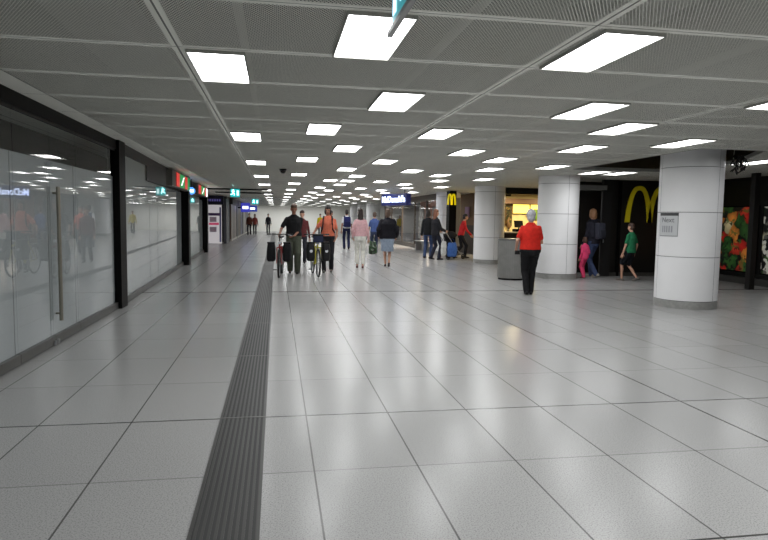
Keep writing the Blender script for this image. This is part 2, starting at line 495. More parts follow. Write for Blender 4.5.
STRIDE = lambda a: [(.09, a, 0, 0), (-.09, -a, .03, -.35)]
STRIDE2 = lambda a: [(.09, -a, .03, -.35), (-.09, a, 0, 0)]
STAND = [(.10, .02, 0, 0), (-.10, -.02, 0, 0)]
DOWN = [(.26, .06, .80), (-.26, .02, .80)]
SWING = [(.25, -.14, .82), (-.25, .17, .84)]
SWING2 = [(.25, .17, .84), (-.25, -.14, .82)]

# 1 woman in the red polo shirt, seen from behind
RW = (4.86, 11.42)
person('grey-haired person in red short-sleeved shirt and black trousers walking beside the grey bin', *RW, -14, 1.66,
       [(.05, .10, 0, 0), (-.06, -.06, .01, -.1)], [(.13, .27, 1.10), (-.27, .13, .94, (0, .6, -.8))], ('short', (206,44,34), .93), ('trousers', (26,26,28)),
       ('curly', (176,176,180)), (22,22,22), True, lean=.06, bulk=1.32, vox=.0085)
# 2 cyclist man
MB_ = (0.44, 16.2)
person('person in dark T-shirt and olive trousers walking the red bicycle', *MB_, 178, 1.78,
       STRIDE2(.10), [(.34, .30, .98, (.3, .8, -.3)), (-.02, .24, .96, (.6, .5, -.3))], ('short', (36,36,38), .95), ('wide', (86,90,78)),
       ('short', (88,66,52)), (40,42,36), bulk=1.2, skin=SKIN_TAN, lean=.05, nod=6)
# 3 cyclist woman
WB_ = (1.34, 16.5)
person('dark-haired person in salmon shirt and black trousers walking the yellow bicycle', *WB_, 172, 1.76,
       STRIDE(.11), [(.37, .22, .99, (.2, .9, -.2)), (-.22, .12, .92)], ('short', (222,122,96), .95), ('trousers', (34,34,38)),
       ('bob', (34,28,26)), (84,84,80), True, bulk=1.04, skin=SKIN_TAN, nod=4)
backpack('dark backpack worn by the salmon-shirted cyclist, its straps over both shoulders', WB_, 172, 1.0, 0, (42,42,50))
# 4 woman in pink
PW = (2.40, 17.95)
person('long-haired person in pink sweater and white trousers seen from behind', *PW, -6, 1.73,
       [(.08, -.05, .0, 0), (-.08, .09, 0, 0)], [(.25, .10, .84), (-.22, .10, .90)], ('long', (222,178,182), .93), ('cropped', (226,224,216)),
       ('long', (48,36,32)), (96,60,56), True, bulk=1.05)
# 5 black jacket
BJ = (3.30, 18.5)
person('person in loose black jacket and pale denim skirt walking away', *BJ, -8, 1.74,
       [(.05, -.13, .04, -.4), (-.05, .12, 0, 0)], [(.27, .12, .90), (-.27, .10, .92)], ('coat', (28,28,34), .84), ('skirt', (142,156,174)),
       ('bob', (84,66,54)), (58,44,42), True, bulk=1.5)
# 6 blue shirt
person('person in blue shirt and dark jeans partly behind the black jacket', 3.98, 25.4, -6, 1.70, STRIDE(.10), SWING,
       ('short', (78,98,150), .92), ('trousers', (58,66,92)), ('short', (90,70,58)), vox=.013)
# 7 white shirt with backpack
WM = (3.22, 28.9)
person('dark-haired person in white T-shirt and navy jeans walking away', *WM, 0, 1.83, STRIDE2(.10), SWING2,
       ('short', (226,228,232), .92), ('trousers', (40,44,74)), ('short', (40,34,32)), vox=.013, skin=SKIN_TAN)
backpack('navy blue backpack on the back of the white-shirted walker', WM, 0, 1.83/1.75, 0, (44,48,96))
# 8 orange shirt
person('person in orange top half hidden behind the salmon-shirted cyclist', 2.02, 23.6, 175, 1.72, STRIDE(.1), SWING,
       ('short', (206,96,70), .92), ('trousers', (50,50,60)), ('short', (46,36,34)), vox=.014, skin=SKIN_TAN)
# 9 behind the cyclist man
person('person in dark red jacket behind the two cyclists', .80, 19.9, 176, 1.66, STRIDE2(.1), SWING2,
       ('long', (92,44,46)), ('trousers', (44,44,52)), ('short', (66,46,40)), vox=.014)
# 10, 11 pair with the stroller
person('dark-haired person in black jacket and blue jeans beside the stroller', 5.60, 22.75, -30, 1.78, [(.10,.05,0,0),(-.10,-.06,0,0)], [(.26, .10, .84), (-.26, .06, .82)],
       ('coat', (34,36,38), .84), ('trousers', (66,82,118)), ('bob', (36,30,28)), vox=.013)
person('brown-haired person in open black coat over grey scarf pushing the stroller', 5.61, 21.68, -66, 1.80, [(.10,.10,0,0),(-.10,-.10,.02,-.2)], [(.16, .30, 1.0, (0,1,-.2)), (-.16, .30, 1.0, (0,1,-.2))],
       ('coat', (40,40,44), .84), ('trousers', (44,46,58)), ('long', (116,72,52)), vox=.013, female=True)
# 12 red top
person('person in bright red top bending forward beside the dark shopfront', 6.86, 22.7, -95, 1.66, [(.10,.16,0,0),(-.10,-.22,.05,-.5)], [(.14, .40, .92), (-.14, .44, .90)],
       ('long', (208,48,52), .90), ('trousers', (40,40,44)), ('short', (38,32,32)), vox=.013, lean=.22)
# 13 backpack person and child at the doorway
BP = (8.12, 15.0)
person('brown-haired person in dark jacket and jeans at the doorway beside the second column', *BP, 22, 1.77, [(.09,.12,0,0),(-.09,-.18,.03,-.4)], [(.22, .20, .90), (-.25, .14, .84)],
       ('long', (44,44,54)), ('trousers', (64,76,108)), ('bob', (150,108,76)), (150,146,140), lean=.07, vox=.011)
backpack('grey backpack on the person at the doorway', BP, 22, 1.01, .07, (62,64,76), .26, .42, .14)
person('small child in bright pink jacket and trousers beside the second column', 7.74, 14.74, 25, 1.05, [(.09,.05,0,0),(-.09,-.06,0,0)], [(.25,.08,.85),(-.25,.05,.85)],
       ('long', (232,74,120), .86), ('trousers', (222,70,112)), ('bob', (84,60,48)), (120,90,90), vox=.012, bulk=1.2)
# 14 boy in green
GB = (8.56, 14.0)
person('boy in green T-shirt and black shorts walking past the yellow arch', *GB, 28, 1.42, [(.10,-.16,.05,-.45),(-.09,.20,0,.05)], [(.26,.02,.84),(-.26,.10,.82)],
       ('short', (40,116,78), .86), ('shorts', (24,26,32)), ('short', (70,50,40)), (110,104,98), vox=.010, bulk=1.1)
# far people
person('tiny figure in dark clothes alone in the far middle of the corridor', -0.70, 55, 178, 1.72, STRIDE(.1), SWING, ('long', (44,44,50)), ('trousers', (40,40,46)), ('short', (40,32,30)), vox=.02)
person('tiny figure in brown jacket near the far left shops', -2.10, 50, 175, 1.70, STRIDE(.1), SWING, ('long', (104,60,48)), ('trousers', (44,40,44)), ('short', (40,32,30)), vox=.02)
person('tiny figure in reddish top beside the brown-jacketed one far left', -1.72, 51.5, 178, 1.66, STRIDE2(.1), SWING2, ('long', (140,66,60)), ('trousers', (50,46,50)), ('bob', (40,32,30)), vox=.02)
person('tiny figure in yellow jacket far down the corridor', 3.55, 51.5, 178, 1.76, STRIDE(.1), SWING, ('coat', (206,186,40), .8), ('trousers', (44,44,52)), ('short', (40,32,30)), vox=.02)

# things people carry
def carrier_bag(name, label, loc, col, w, d, h, cat='bag', rot=0, handle_h=.14, spots=None):
    r = thing(name, label, cat, loc, rot)
    b = bmesh.new(); loft(b, [((0,0,0), w*.42, d*.42), ((0,0,h*.1), w/2, d/2), ((0,0,h*.6), w*.52, d*.5), ((0,0,h), w*.40, d*.2)], 16, 3)
    b = remesh(b, .012, 2, .014, 12, w*9)
    m = cloth(col, .6) if not spots else spots
    obj('bag_body', b, m, r, True)
    b = bmesh.new(); tube(b, [(-w*.25,0,h*.95), (-w*.16,0,h+handle_h*.7), (0,0,h+handle_h), (w*.16,0,h+handle_h*.7), (w*.25,0,h*.95)], .007, 6)
    obj('handle', b, cloth(tuple(int(v*.7) for v in col)), r, True)
    return r
leafy = food_mat('leaf_print', 5, [(30,70,36), (46,92,46), (20,46,24), (170,184,166), (70,104,64)], 14, .30)
carrier_bag('leafy_shopping_bag', 'green leaf-patterned shopping bag held by the pink-sweatered person', (2.78, 17.99, .40), (40,70,44), .23, .13, .38, rot=.1, spots=leafy)
b = bmesh.new(); box(b, -.05, .05, -.012, .012, -.04, .04, bev=.008)
tag(obj('pouch', b, mat('black_leather', (20,20,22), .5), None, True, (4.635, 11.52, .82)), 'small black pouch in the left hand of the red-shirted person', 'pouch')

# ------------------------------------------------------------------ bicycles
RUB = mat('tyre_rubber', (24,24,25), .8); ALU = mat('brushed_aluminium', (170,172,174), .35, .9); BLK = mat('black_plastic', (22,22,24), .5)
def bicycle(label, loc, rot, col):
    r = thing('bicycle', label, 'bicycle', loc, rot)
    P = mat('bike_paint_%d' % col[1], col, .3, coat=.6)
    FH, RH, BB = Vector((0,.56,.345)), Vector((0,-.50,.345)), Vector((0,-.06,.29))
    ST, HT, HB = Vector((0,-.22,.76)), Vector((0,.36,.86)), Vector((0,.40,.72))
    for hub in (FH, RH):
        w = thing('wheel', '', '', hub); w.parent = r
        for k in ('label', 'category'): del w[k]
        b = bmesh.new(); torus(b, (0,0,0), .322, .022, N=40); obj('tyre', b, RUB, w, True)
        b = bmesh.new(); torus(b, (0,0,0), .296, .010, N=40); obj('rim', b, ALU, w, True)
        b = bmesh.new()
        for i in range(20):
            a = 2*PI*i/20; sx = .03 if i % 2 else -.03
            tube(b, [(sx, .02*math.cos(a+.6), .02*math.sin(a+.6)), (0, .295*math.cos(a), .295*math.sin(a))], .0018, 4)
        obj('spokes', b, ALU, w)
        b = bmesh.new(); tube(b, [(-.05,0,0), (.05,0,0)], .02, 10); obj('hub', b, ALU, w, True)
    b = bmesh.new()
    tube(b, [ST, HT], .017); tube(b, [BB, HB], .021); tube(b, [BB, ST + Vector((0,-.01,.04))], .016); tube(b, [HB, HT], .021)
    for sx in (-.045, .045):
        tube(b, [BB + Vector((sx*.6,0,0)), RH + Vector((sx*1.2,0,0))], .010); tube(b, [ST + Vector((sx*.3,0,-.03)), RH + Vector((sx*1.2,0,0))], .008)
    obj('frame', b, P, r, True)
    b = bmesh.new()
    tube(b, [HB + Vector((-.06,.01,0)), HB + Vector((.06,.01,0))], .016)
    for sx in (-.058, .058): tube(b, [HB + Vector((sx,.01,0)), Vector((sx,.49,.52)), FH + Vector((sx,0,0))], [.017,.014,.010])
    obj('fork', b, P, r, True)
    b = bmesh.new(); tube(b, [HT, Vector((0,.33,1.0)), Vector((0,.38,1.03))], .014)
    tube(b, [(-.29,.25,1.03), (-.15,.35,1.035), (0,.38,1.03), (.15,.35,1.035), (.29,.25,1.03)], .012); obj('handlebar', b, BLK, r, True)
    for sx in (-1,1):
        b = bmesh.new(); tube(b, [(sx*.22,.30,1.032), (sx*.305,.24,1.03)], .017); obj('grip', b, RUB, r, True)
        b = bmesh.new(); tube(b, [(sx*.20,.33,1.02), (sx*.28,.33,1.0)], .006); obj('brake_lever', b, ALU, r, True)
    b = bmesh.new(); tube(b, [ST, Vector((0,-.25,.94))], .013); obj('seatpost', b, ALU, r, True)
    b = bmesh.new(); loft(b, [((0,-.27,.935), .05, .10), ((0,-.26,.955), .075, .13), ((0,-.26,.975), .06, .12)], 16)
    limb(b, (0,-.18,.955), .035, (0,-.06,.95), .018); obj('saddle', remesh(b, .008, 2), BLK, r, True)
    b = bmesh.new(); tube(b, [BB + Vector((.055,0,0)), BB + Vector((.062,0,0))], .085, 24)
    tube(b, [BB + Vector((.07,0,0)), BB + Vector((.085,.10,-.13))], .011); tube(b, [BB + Vector((-.07,0,0)), BB + Vector((-.085,-.10,.13))], .011)
    obj('crank', b, ALU, r, True)
    for sx in (-1,1):
        b = bmesh.new(); c = BB + Vector((sx*.13, sx*.10, -sx*.13)); box(b, c.x-.045, c.x+.045, c.y-.04, c.y+.04, c.z-.01, c.z+.01); obj('pedal', b, BLK, r)
    b = bmesh.new(); box(b, -.06, .06, -.82, -.34, .70, .71)
    for sx in (-.07,.07):
        tube(b, [(sx,-.80,.70), (sx,-.52,.36)], .006); tube(b, [(sx,-.40,.70), (sx,-.50,.36)], .006); tube(b, [(sx,-.84,.705),(sx,-.30,.705)], .007)
    obj('rack', b, BLK, r)
    b = bmesh.new(); box(b, -.035, .035, .42, .47, .80, .86, bev=.01); obj('headlamp', b, mat('lamp_lens', (220,222,226), .2), r)
    b = bmesh.new()
    for i in range(14):
        a0, a1 = math.radians(20+i*10), math.radians(30+i*10)
        p0 = RH + Vector((0, -.36*math.cos(a0)*1.0, .36*math.sin(a0))); p1 = RH + Vector((0, -.36*math.cos(a1), .36*math.sin(a1)))
        quad(b, p0+Vector((-.025,0,0)), p0+Vector((.025,0,0)), p1+Vector((.025,0,0)), p1+Vector((-.025,0,0)))
    bmesh.ops.solidify(b, geom=b.faces[:], thickness=.003); obj('mudguard', b, BLK, r)
    return r
def pannier(label, base, rot, local, col, emblem, group):
    c = Matrix.Rotation(rot, 4, 'Z') @ Vector(local) + Vector(base)
    r = thing('pannier', label, 'pannier', c, rot, group)
    b = bmesh.new(); loft(b, [((0,0,0), .075, .13), ((0,0,.05), .098, .165), ((0,0,.30), .10, .17), ((0,0,.40), .085, .155), ((0,0,.45), .05, .13)], 20, 4)
    obj('bag_body', remesh(b, .012, 2, .006, 9, local[0]*7), cloth(col, .55), r, True)
    b = bmesh.new(); box(b, -.085, .085, -.14, .14, .415, .455, bev=.014); obj('roll_top', b, cloth((18,18,20), .5), r, True)
    if emblem:
        b = bmesh.new(); bmesh.ops.create_circle(b, cap_ends=True, radius=.035, segments=20)
        bmesh.ops.solidify(b, geom=b.faces[:], thickness=.004)
        bmesh.ops.transform(b, matrix=Matrix.Translation((0,.168,.24)) @ Matrix.Rotation(PI/2, 4, 'X'), verts=b.verts[:])
        obj('emblem', b, mat('emblem_white', (214,214,220), .5), r)
    return r
B1, R1 = (0.10, 15.35, 0), math.radians(176); B2, R2 = (0.955, 15.55, 0), math.radians(184)
bicycle('red touring bicycle with black panniers pushed along beside the floor grating', B1, R1, (150,34,36))
bicycle('yellow touring bicycle pushed beside the salmon-shirted person', B2, R2, (214,204,40))
pannier('black pannier on the red bicycle, on the side next to the floor grating', B1, R1, (.185,.50,.40), (26,26,28), False, 'black panniers on the red bicycle')
pannier('black pannier on the red bicycle, beside the dark-shirted person', B1, R1, (-.185,.50,.40), (26,26,28), False, 'black panniers on the red bicycle')
pannier('black pannier with white emblem on the yellow bicycle, beside the dark-shirted person', B2, R2, (.185,.50,.40), (34,34,36), True, 'emblem panniers on the yellow bicycle')
pannier('black pannier with white emblem on the yellow bicycle, beside the salmon-shirted person', B2, R2, (-.185,.50,.40), (34,34,36), True, 'emblem panniers on the yellow bicycle')
def bar_bag(label, base, rot, col):
    c = Matrix.Rotation(rot, 4, 'Z') @ Vector((0,.47,.84)) + Vector(base)
    r = thing('handlebar_bag', label, 'bag', c, rot)
    b = bmesh.new(); box(b, -.12, .12, -.07, .09, 0, .18, bev=.03); obj('bag_body', b, cloth(col), r, True)
    b = bmesh.new(); box(b, -.122, .122, -.075, .097, .155, .19, bev=.012); obj('flap', b, cloth((30,30,34)), r, True)
bar_bag('dark blue handlebar bag on the front of the yellow bicycle', B2, R2, (44,48,70))

# ------------------------------------------------------------------ stroller
def stroller():
    r = thing('stroller', 'black folding stroller pushed past the dark shopfront', 'stroller', (6.30, 22.04, 0), math.radians(-62))
    for sx in (-1,1):
        b = bmesh.new(); tube(b, [(sx*.22,-.48,1.0), (sx*.22,-.30,.78), (sx*.22,.0,.45), (sx*.20,.38,.12)], .013); obj('side_frame', b, ALU, r, True)
        b = bmesh.new(); tube(b, [(sx*.22,.05,.50), (sx*.23,-.34,.10)], .012); obj('rear_strut', b, ALU, r, True)
        for yy in (.40,-.36):
            b = bmesh.new(); torus(b, (sx*.235, yy, .095), .075, .02, N=24); tube(b, [(sx*.205,yy,.095),(sx*.265,yy,.095)], .03, 10); obj('wheel', b, RUB, r, True)
    b = bmesh.new(); tube(b, [(-.22,-.48,1.0), (-.12,-.52,1.03), (.12,-.52,1.03), (.22,-.48,1.0)], .016); obj('push_handle', b, RUB, r, True)
    b = bmesh.new(); box(b, -.19, .19, -.10, .28, .42, .47, bev=.02)
    loft(b, [((0,-.08,.44), .19, .03), ((0,-.17,.70), .19, .03), ((0,-.24,.92), .17, .025)], 16, 4); obj('seat', b, cloth((40,40,46)), r, True)
    b = bmesh.new(); ell(b, (0,-.02,.80), (.22,.30,.22)); b = remesh(b, .02, 1)
    geom = b.verts[:]+b.edges[:]+b.faces[:]
    bmesh.ops.bisect_plane(b, geom=geom, plane_co=(0,0,.80), plane_no=(0,.45,-1), clear_outer=True)
    bmesh.ops.solidify(b, geom=b.faces[:], thickness=.008); obj('canopy', b, cloth((24,24,27)), r, True)
    b = bmesh.new(); box(b, -.18, .18, -.28, .16, .18, .32, bev=.03); obj('basket', b, cloth((34,34,38)), r, True)
    b = bmesh.new(); box(b, -.16, .16, .34, .40, .16, .19, bev=.01); obj('footrest', b, BLK, r)
stroller()
carrier_bag('shopping_bag', 'blue shopping bag hanging at the side of the stroller', (6.20, 21.53, .12), (70,108,176), .36, .18, .50, rot=.05)
carrier_bag('plastic_bag', 'white plastic bag hanging from the stroller handle', (5.88, 21.50, .16), (206,208,206), .20, .12, .50)

# ------------------------------------------------------------------ shell
XL, XR, YB, YE = -6.0, 14.0, -9.0, 64.0
struct('floor', bx(XL, XR, YB, YE, -.12, 0), floor_mat())
wallgrey = mat('wall_paint_grey', (176,176,172), .7, var=.04, vscale=3)
dark = mat('dark_cladding', (26,26,26), .38, var=.1, vscale=6)
black = mat('black_metal', (8,8,8), .5, spec=.1)
charcoal = mat('charcoal_panel', (30,29,28), .45, spec=.3)
plen = mat('plenum_black', (22,22,21), .9)
steel = mat('stainless_steel', (178,178,175), .36, .55, var=.12, vscale=20)
cm = ceiling_mat()
HX0, HX1, HX2, HY0, HY1, HY2 = 6.26, 7.35, 8.35, 8.48, 10.3, 12.58
def ceil_bm(z):
    b = bmesh.new()
    def q(x0,x1,y0,y1): quad(b, (x0,y0,z), (x0,y1,z), (x1,y1,z), (x1,y0,z))
    q(-2.62, HX0, YB, YE)
    q(HX0, XR, YB, HY0); q(HX0, XR, HY2, YE)
    quad(b, (HX1,HY0,z), (HX2,HY1,z), (XR,HY1,z), (XR,HY0,z)); q(HX2, XR, HY1, HY2)
    q(XL, -2.62, YB, YE)
    return b
b = ceil_bm(H)                                                # the mesh is about 2.5 mm thick: layered
for k in (1,2,3): merge(b, ceil_bm(H + .0009*k))
struct('ceiling', b, cm)
struct('ceiling_slab', bx(XL, XR, YB, YE, 3.3, 3.42), plen)
b = bmesh.new()                                               # ceiling edges around the opening
for p, q_ in (((HX0,HY0),(HX1,HY0)), ((HX1,HY0),(HX2,HY1)), ((HX2,HY1),(HX2,HY2)), ((HX0,HY2),(HX2,HY2)), ((HX0,HY0),(HX0,HY2))):
    obox(b, p, q_, .02, H-.005, H+.06)
struct('trim_1', b, mat('ceiling_edge', (150,150,144), .5))
# services seen up through the opening and the mesh
b = bmesh.new(); box(b, 6.4, 8.3, 10.9, 11.5, 3.05, 3.3); box(b, 5.6, 8.8, 8.7, 9.0, 3.1, 3.3)
struct('beam', b, mat('raw_concrete', (48,47,45), .85, var=.2, vscale=7))
def duct(label, x0, x1, y0, y1, z0, z1):
    tag(obj('air_duct', bx(x0,x1,y0,y1,z0,z1,bev=.02), mat('galvanised_duct', (140,140,136), .5, .1)), label, 'duct')
duct('long flat metal duct above the ceiling mesh near the left shopfront', -1.7, -1.15, -4, 30, 2.95, 3.2)
duct('metal duct above the ceiling mesh over the middle of the floor', 2.4, 2.9, -4, 30, 2.98, 3.22)
for i, (x, lab) in enumerate(((-.25, 'thin pipe above the ceiling mesh over the floor grating'), (1.28, 'thin pipe above the ceiling mesh right of the hanging exit sign'), (3.6, 'thin pipe above the ceiling mesh toward the columns'))):
    b = bmesh.new(); tube(b, [(x,-4,2.8), (x,40,2.8)], .035, 8); tag(obj('service_pipe', b, mat('pipe_grey', (205,205,198), .5), None, True), lab, 'pipe')
b = bmesh.new()
tube(b, [(8.02,9.95,2.95), (7.99,9.96,2.6), (8.03,9.97,2.42)], .006, 5)
tag(obj('cable', b, mat('cable_white', (200,200,196), .5), None, True), 'loose white cable dangling from the ceiling opening by the nearest column', 'cable')
b = bmesh.new()
rr = random.Random(3)
for i in range(16):
    p = Vector((7.58+rr.random()*.12, 9.32+rr.random()*.15, 2.58)); pts = [p]
    for k in range(4): pts.append(pts[-1] + Vector((rr.uniform(-.09,.09), rr.uniform(-.07,.07), rr.uniform(-.10,-.02))))
    tube(b, pts, .012, 5)
tag(obj('wire_bundle', b, mat('cable_black', (26,25,24), .6), None, True), 'tangle of black wires hanging at the top of the nearest column', 'wires')

# ------------------------------------------------------------------ floor grating
b = bmesh.new(); box(b, -.386, -.078, -2, 60, -.01, .002)
obj_g = thing('floor_grating', 'long dark ribbed metal grating set into the pale floor', 'grating')
obj('channel', b, mat('grating_channel', (40,40,40), .6), obj_g)
b = bmesh.new()
for i in range(10):
    x = -.368 + i*.0305; box(b, x, x+.014, -2, 60, .002, .006)
obj('ribs', b, mat('grating_ribs', (64,64,62), .42, .5), obj_g)
b = bmesh.new(); box(b, -.392, -.376, -2, 60, .0, .0065); box(b, -.088, -.074, -2, 60, 0, .0065); obj('edge_rails', b, mat('grating_edge', (70,70,68), .4, .5), obj_g)
b = bmesh.new()
for k in range(-4, 40, 2): box(b, -.386, -.078, TY+k*TL-.004, TY+k*TL+.004, .002, .0068)
obj('section_joints', b, mat('grating_joint', (130,130,126), .4, .5), obj_g)

# ------------------------------------------------------------------ ceiling lights
lamp = mat('lamp_diffuser', (253,254,255), .5, emit=5.2); lamp.cycles.emission_sampling = 'FRONT'
rimm = mat('lamp_frame', (170,170,164), .5)
ORD = ['nearest','second','third','fourth','fifth','sixth','seventh','eighth','ninth','tenth','eleventh','twelfth','thirteenth','fourteenth','fifteenth','sixteenth','seventeenth','eighteenth','nineteenth','twentieth']
def rowy(k): return LY + LS*k + (.0045*(k-3)**2 if k > 3 else 0)
KMAX = 58
COLS = [(-.41, 'the leftmost line, left of the floor grating', [1,5,9,13,17,21,25,29,33,37,41,45,49,53]),
        (.574, 'the line just right of the floor grating', [0,4,8,12,16,20,24,28,32,36,40,44,48,52]),
        (1.107, 'the short line with two lights, third line from the left', [2,6]),
        (1.57, 'the line third from the left that starts far off', [10,14,18,22,26,30,34,38,42,46,50]),
        (2.08, 'the line running over the middle of the floor', [0,4,8,12,14,16,20,24,28,32,36,40,44,48]),
        (3.085, 'the line right of the middle of the floor', [2,6,10,14,18,22,26,30,34,38,42,46]),
        (4.046, 'the line left of the red-shirted person', [3,7,11,15,19,23,27,31,35,39,43,47]),
        (4.596, 'the line over the grey bin', [1,5,9,13,17,21,25,29,33,37,41]),
        (5.566, 'the line just left of the columns', [4,8,12,16,20,24,28,32,36,40,44]),
        (7.07, 'the line over the columns', [9]), (7.69, 'the line beyond the columns', [4,9]), (8.50, 'the rightmost line by the food posters', [6])]
proto = {}
def light_at(x, y, label, detail):
    key = detail
    if key not in proto:
        if detail:
            r = thing('ceiling_light', label, 'ceiling light', (x, y, H), 0, 'ceiling light panels')
            b = bmesh.new()
            for a in ((-.196,-.187,-.462,.462), (.187,.196,-.462,.462), (-.187,.187,-.462,-.454), (-.187,.187,.454,.462)): box(b, *a, -.022, .03)
            f = obj('frame', b, rimm, r)
            db = bx(-.186,.186,-.453,.453,-.003,.02)
            for fc in db.faces: fc.material_index = 0 if fc.calc_center_median().z < 0 and abs(fc.calc_center_median().x) < .01 and abs(fc.calc_center_median().y) < .01 else 1
            d = obj('diffuser', db, [lamp, rimm], r)
            proto[key] = (r, [f, d])
        else:
            r = tag(obj('ceiling_light', bx(-.18,.18,-.45,.45,-.008,.02), lamp, None, False, (x, y, H)), label, 'ceiling light', 'ceiling light panels')
            proto[key] = (r, [])
        return
    src, ch = proto[key]
    r = src.copy(); C.objects.link(r); r.location = (x, y, H); r['label'] = label
    for o in ch:
        c = o.copy(); C.objects.link(c); c.parent = r
for cx, where, ks in COLS:
    ks = [k for k in ks if rowy(k) < 62]
    for i, k in enumerate(ks):
        ln = len(ks)
        lab = ('only ceiling light in ' if ln == 1 else ORD[i] + ' ceiling light in ') + where
        light_at(cx, rowy(k), lab, True)
# the same lamps go on behind the camera: plain area lamps at their places
for k in range(-10, 0):
    for cx, ph in ((-.41,1), (.574,0), (1.57,2), (2.08,0), (3.085,2), (4.046,3), (4.596,1), (5.566,0)):
        if (k-ph) % 4: continue
        L = bpy.data.lights.new('unseen_area_lamp', 'AREA'); L.shape = 'RECTANGLE'; L.size = .36; L.size_y = .9
        L.energy = 5.2*PI*.36*.9; L.color = (.99,.995,1)
        o = bpy.data.objects.new('unseen_area_lamp', L); C.objects.link(o); o.location = (cx, rowy(k), H-.02)

for cx in (-1.2, 1.8, 4.8):  # added fill to brighten the end wall, no fixtures there
    L = bpy.data.lights.new('unseen_area_lamp', 'AREA'); L.shape = 'RECTANGLE'; L.size = 1.2; L.size_y = .4; L.energy = 16
    o = bpy.data.objects.new('unseen_area_lamp', L); C.objects.link(o); o.location = (cx, 61.6, H-.02)
# dome camera
r = thing('dome_camera', 'black dome camera on the ceiling ahead above the cyclists', 'camera', (.15, 14.84, H))
b = bmesh.new(); lathe(b, [(.085,.0), (.085,-.03), (.07,-.04)], 20); obj('base', b, BLK, r, True)
b = bmesh.new(); lathe(b, [(.065,-.035), (.06,-.07), (.035,-.10), (.002,-.108)], 20); obj('dome', b, mat('smoked_dome', (12,12,13), .12), r, True)

# ------------------------------------------------------------------ left shopfront
film = mat('white_window_film', (190,191,193), .55, var=.05, vscale=2.2)
gl = glass_mat('clear_glass', 1.72)
def WLX(y):
    pts = [(-9,-2.40),(10.2,-2.40),(18.9,-2.68),(25.5,-2.84),(34,-2.70),(60,-2.75),(66,-2.75)]
    for (a, xa), (b_, xb) in zip(pts, pts[1:]):
        if a <= y <= b_: return xa + (xb-xa)*(y-a)/(b_-a)
railm = mat('dark_steel_rail', (92,92,90), .38, .7)
wn = [0]
def glazing(y0, y1, ztop_film, ztop=2.42, name=None, label=None, rail=True):
    """one glass pane with its white backing film and bottom rail"""
    wn[0] += 1
    r = bpy.data.objects.new(name or 'window_%d' % wn[0], None); C.objects.link(r); r['kind'] = 'structure'
    if label: r['label'] = label
    g = .006
    x0, x1 = WLX(y0), WLX(y1)
    b = bmesh.new(); obox(b, (x0,y0+g), (x1,y1-g), .010, .10 if rail else .01, ztop); obj('glass_pane', b, gl, r)
    b = bmesh.new(); obox(b, (x0-.03,y0+.009), (x1-.03,y1-.009), .006, .08, ztop_film); obj('backing_film', b, film, r)
    if rail:
        b = bmesh.new(); obox(b, (x0,y0+g*.6), (x1,y1-g*.6), .045, .012, .105); obj('bottom_rail', b, railm, r)
    b = bmesh.new(); obox(b, (x0,y0+g*.6), (x1,y1-g*.6), .03, ztop-.03, ztop); obj('top_rail', b, charcoal, r)
    return r
glazing(.0, 2.1, 2.01); glazing(2.1, 4.2, 2.01); glazing(4.2, 6.29, 2.01)
def door_leaf(name, y0, y1, hy):
    r = glazing(y0, y1, 2.01, name=name); wn[0] -= 1
    if hy:
        b = bmesh.new(); x = WLX(hy)
        for zz in (.34, 1.66): tube(b, [(x, hy, zz), (x+.055, hy, zz)], .012, 8)
        tube(b, [(x+.055, hy, .26), (x+.055, hy, 1.73)], .021, 12)
        obj('handle', b, mat('handle_steel', (150,146,134), .34, .85), r, True)
    b = bmesh.new(); yy = y1-.05 if not hy else y0+.05
    tube(b, [(WLX(yy)+.03, yy, .012), (WLX(yy)+.03, yy, .06)], .018, 10); obj('floor_bolt', b, ALU, r, True)
door_leaf('door_1', 6.29, 7.24, None); door_leaf('door_2', 7.24, 8.12, 7.33)
glazing(8.12, 9.98, 2.01)
glazing(10.42, 13.2, 2.42, label='glass pane with full-height white film just past the first black post')
glazing(13.2, 14.25, 2.10); glazing(14.25, 18.72, 2.10)
glazing(19.15, 25.35, 2.05)
def lstrip(name, y0, y1, dx0, dx1, z0, z1, m, lab=None):
    b = bmesh.new(); n = 1
    ys = [y0] + [v for v in (10.2,18.9,25.5,34,60) if y0 < v < y1] + [y1]
    for a, c_ in zip(ys, ys[1:]): obox(b, (WLX(a)+(dx0+dx1)/2, a), (WLX(c_)+(dx0+dx1)/2, c_), abs(dx1-dx0), z0, z1)
    return struct(name, b, m, lab)
lstrip('trim_2', -9, 10.2, -.05, .03, 2.42, H+.02, black, 'black fascia band above the near left glass shopfront')
lstrip('trim_3', 10.3, 25.6, -.05, .03, 2.42, H+.02, charcoal, 'dark fascia band above the glass past the first post')
lstrip('wall_left', -9, 10.2, -.95, -.85, 0, H, mat('dim_interior', (44,44,42), .8))
lstrip('wall_left_far', 10.2, 25.6, -.95, -.85, 0, H, mat('dim_interior', (44,44,42), .8))
def post(x0, x1, y0, y1, lab):
    tag(obj('post', bx(x0,x1,y0,y1,0,H,bev=.006), black), lab, 'post')
post(-2.50, -2.33, 10.0, 10.38, 'nearest black post of the left glass shopfront')
post(-2.74, -2.50, 18.75, 19.1, 'black post under the first red and green sign')
post(-2.90, -2.68, 25.4, 25.75, 'black post under the second, farther red and green sign')
tag(obj('sign_box', bx(-2.60,-2.47,12.75,14.9,2.10,2.47,bev=.01), [charcoal]), 'dark unlit box fixed high on the glass before the first red and green sign', 'box')

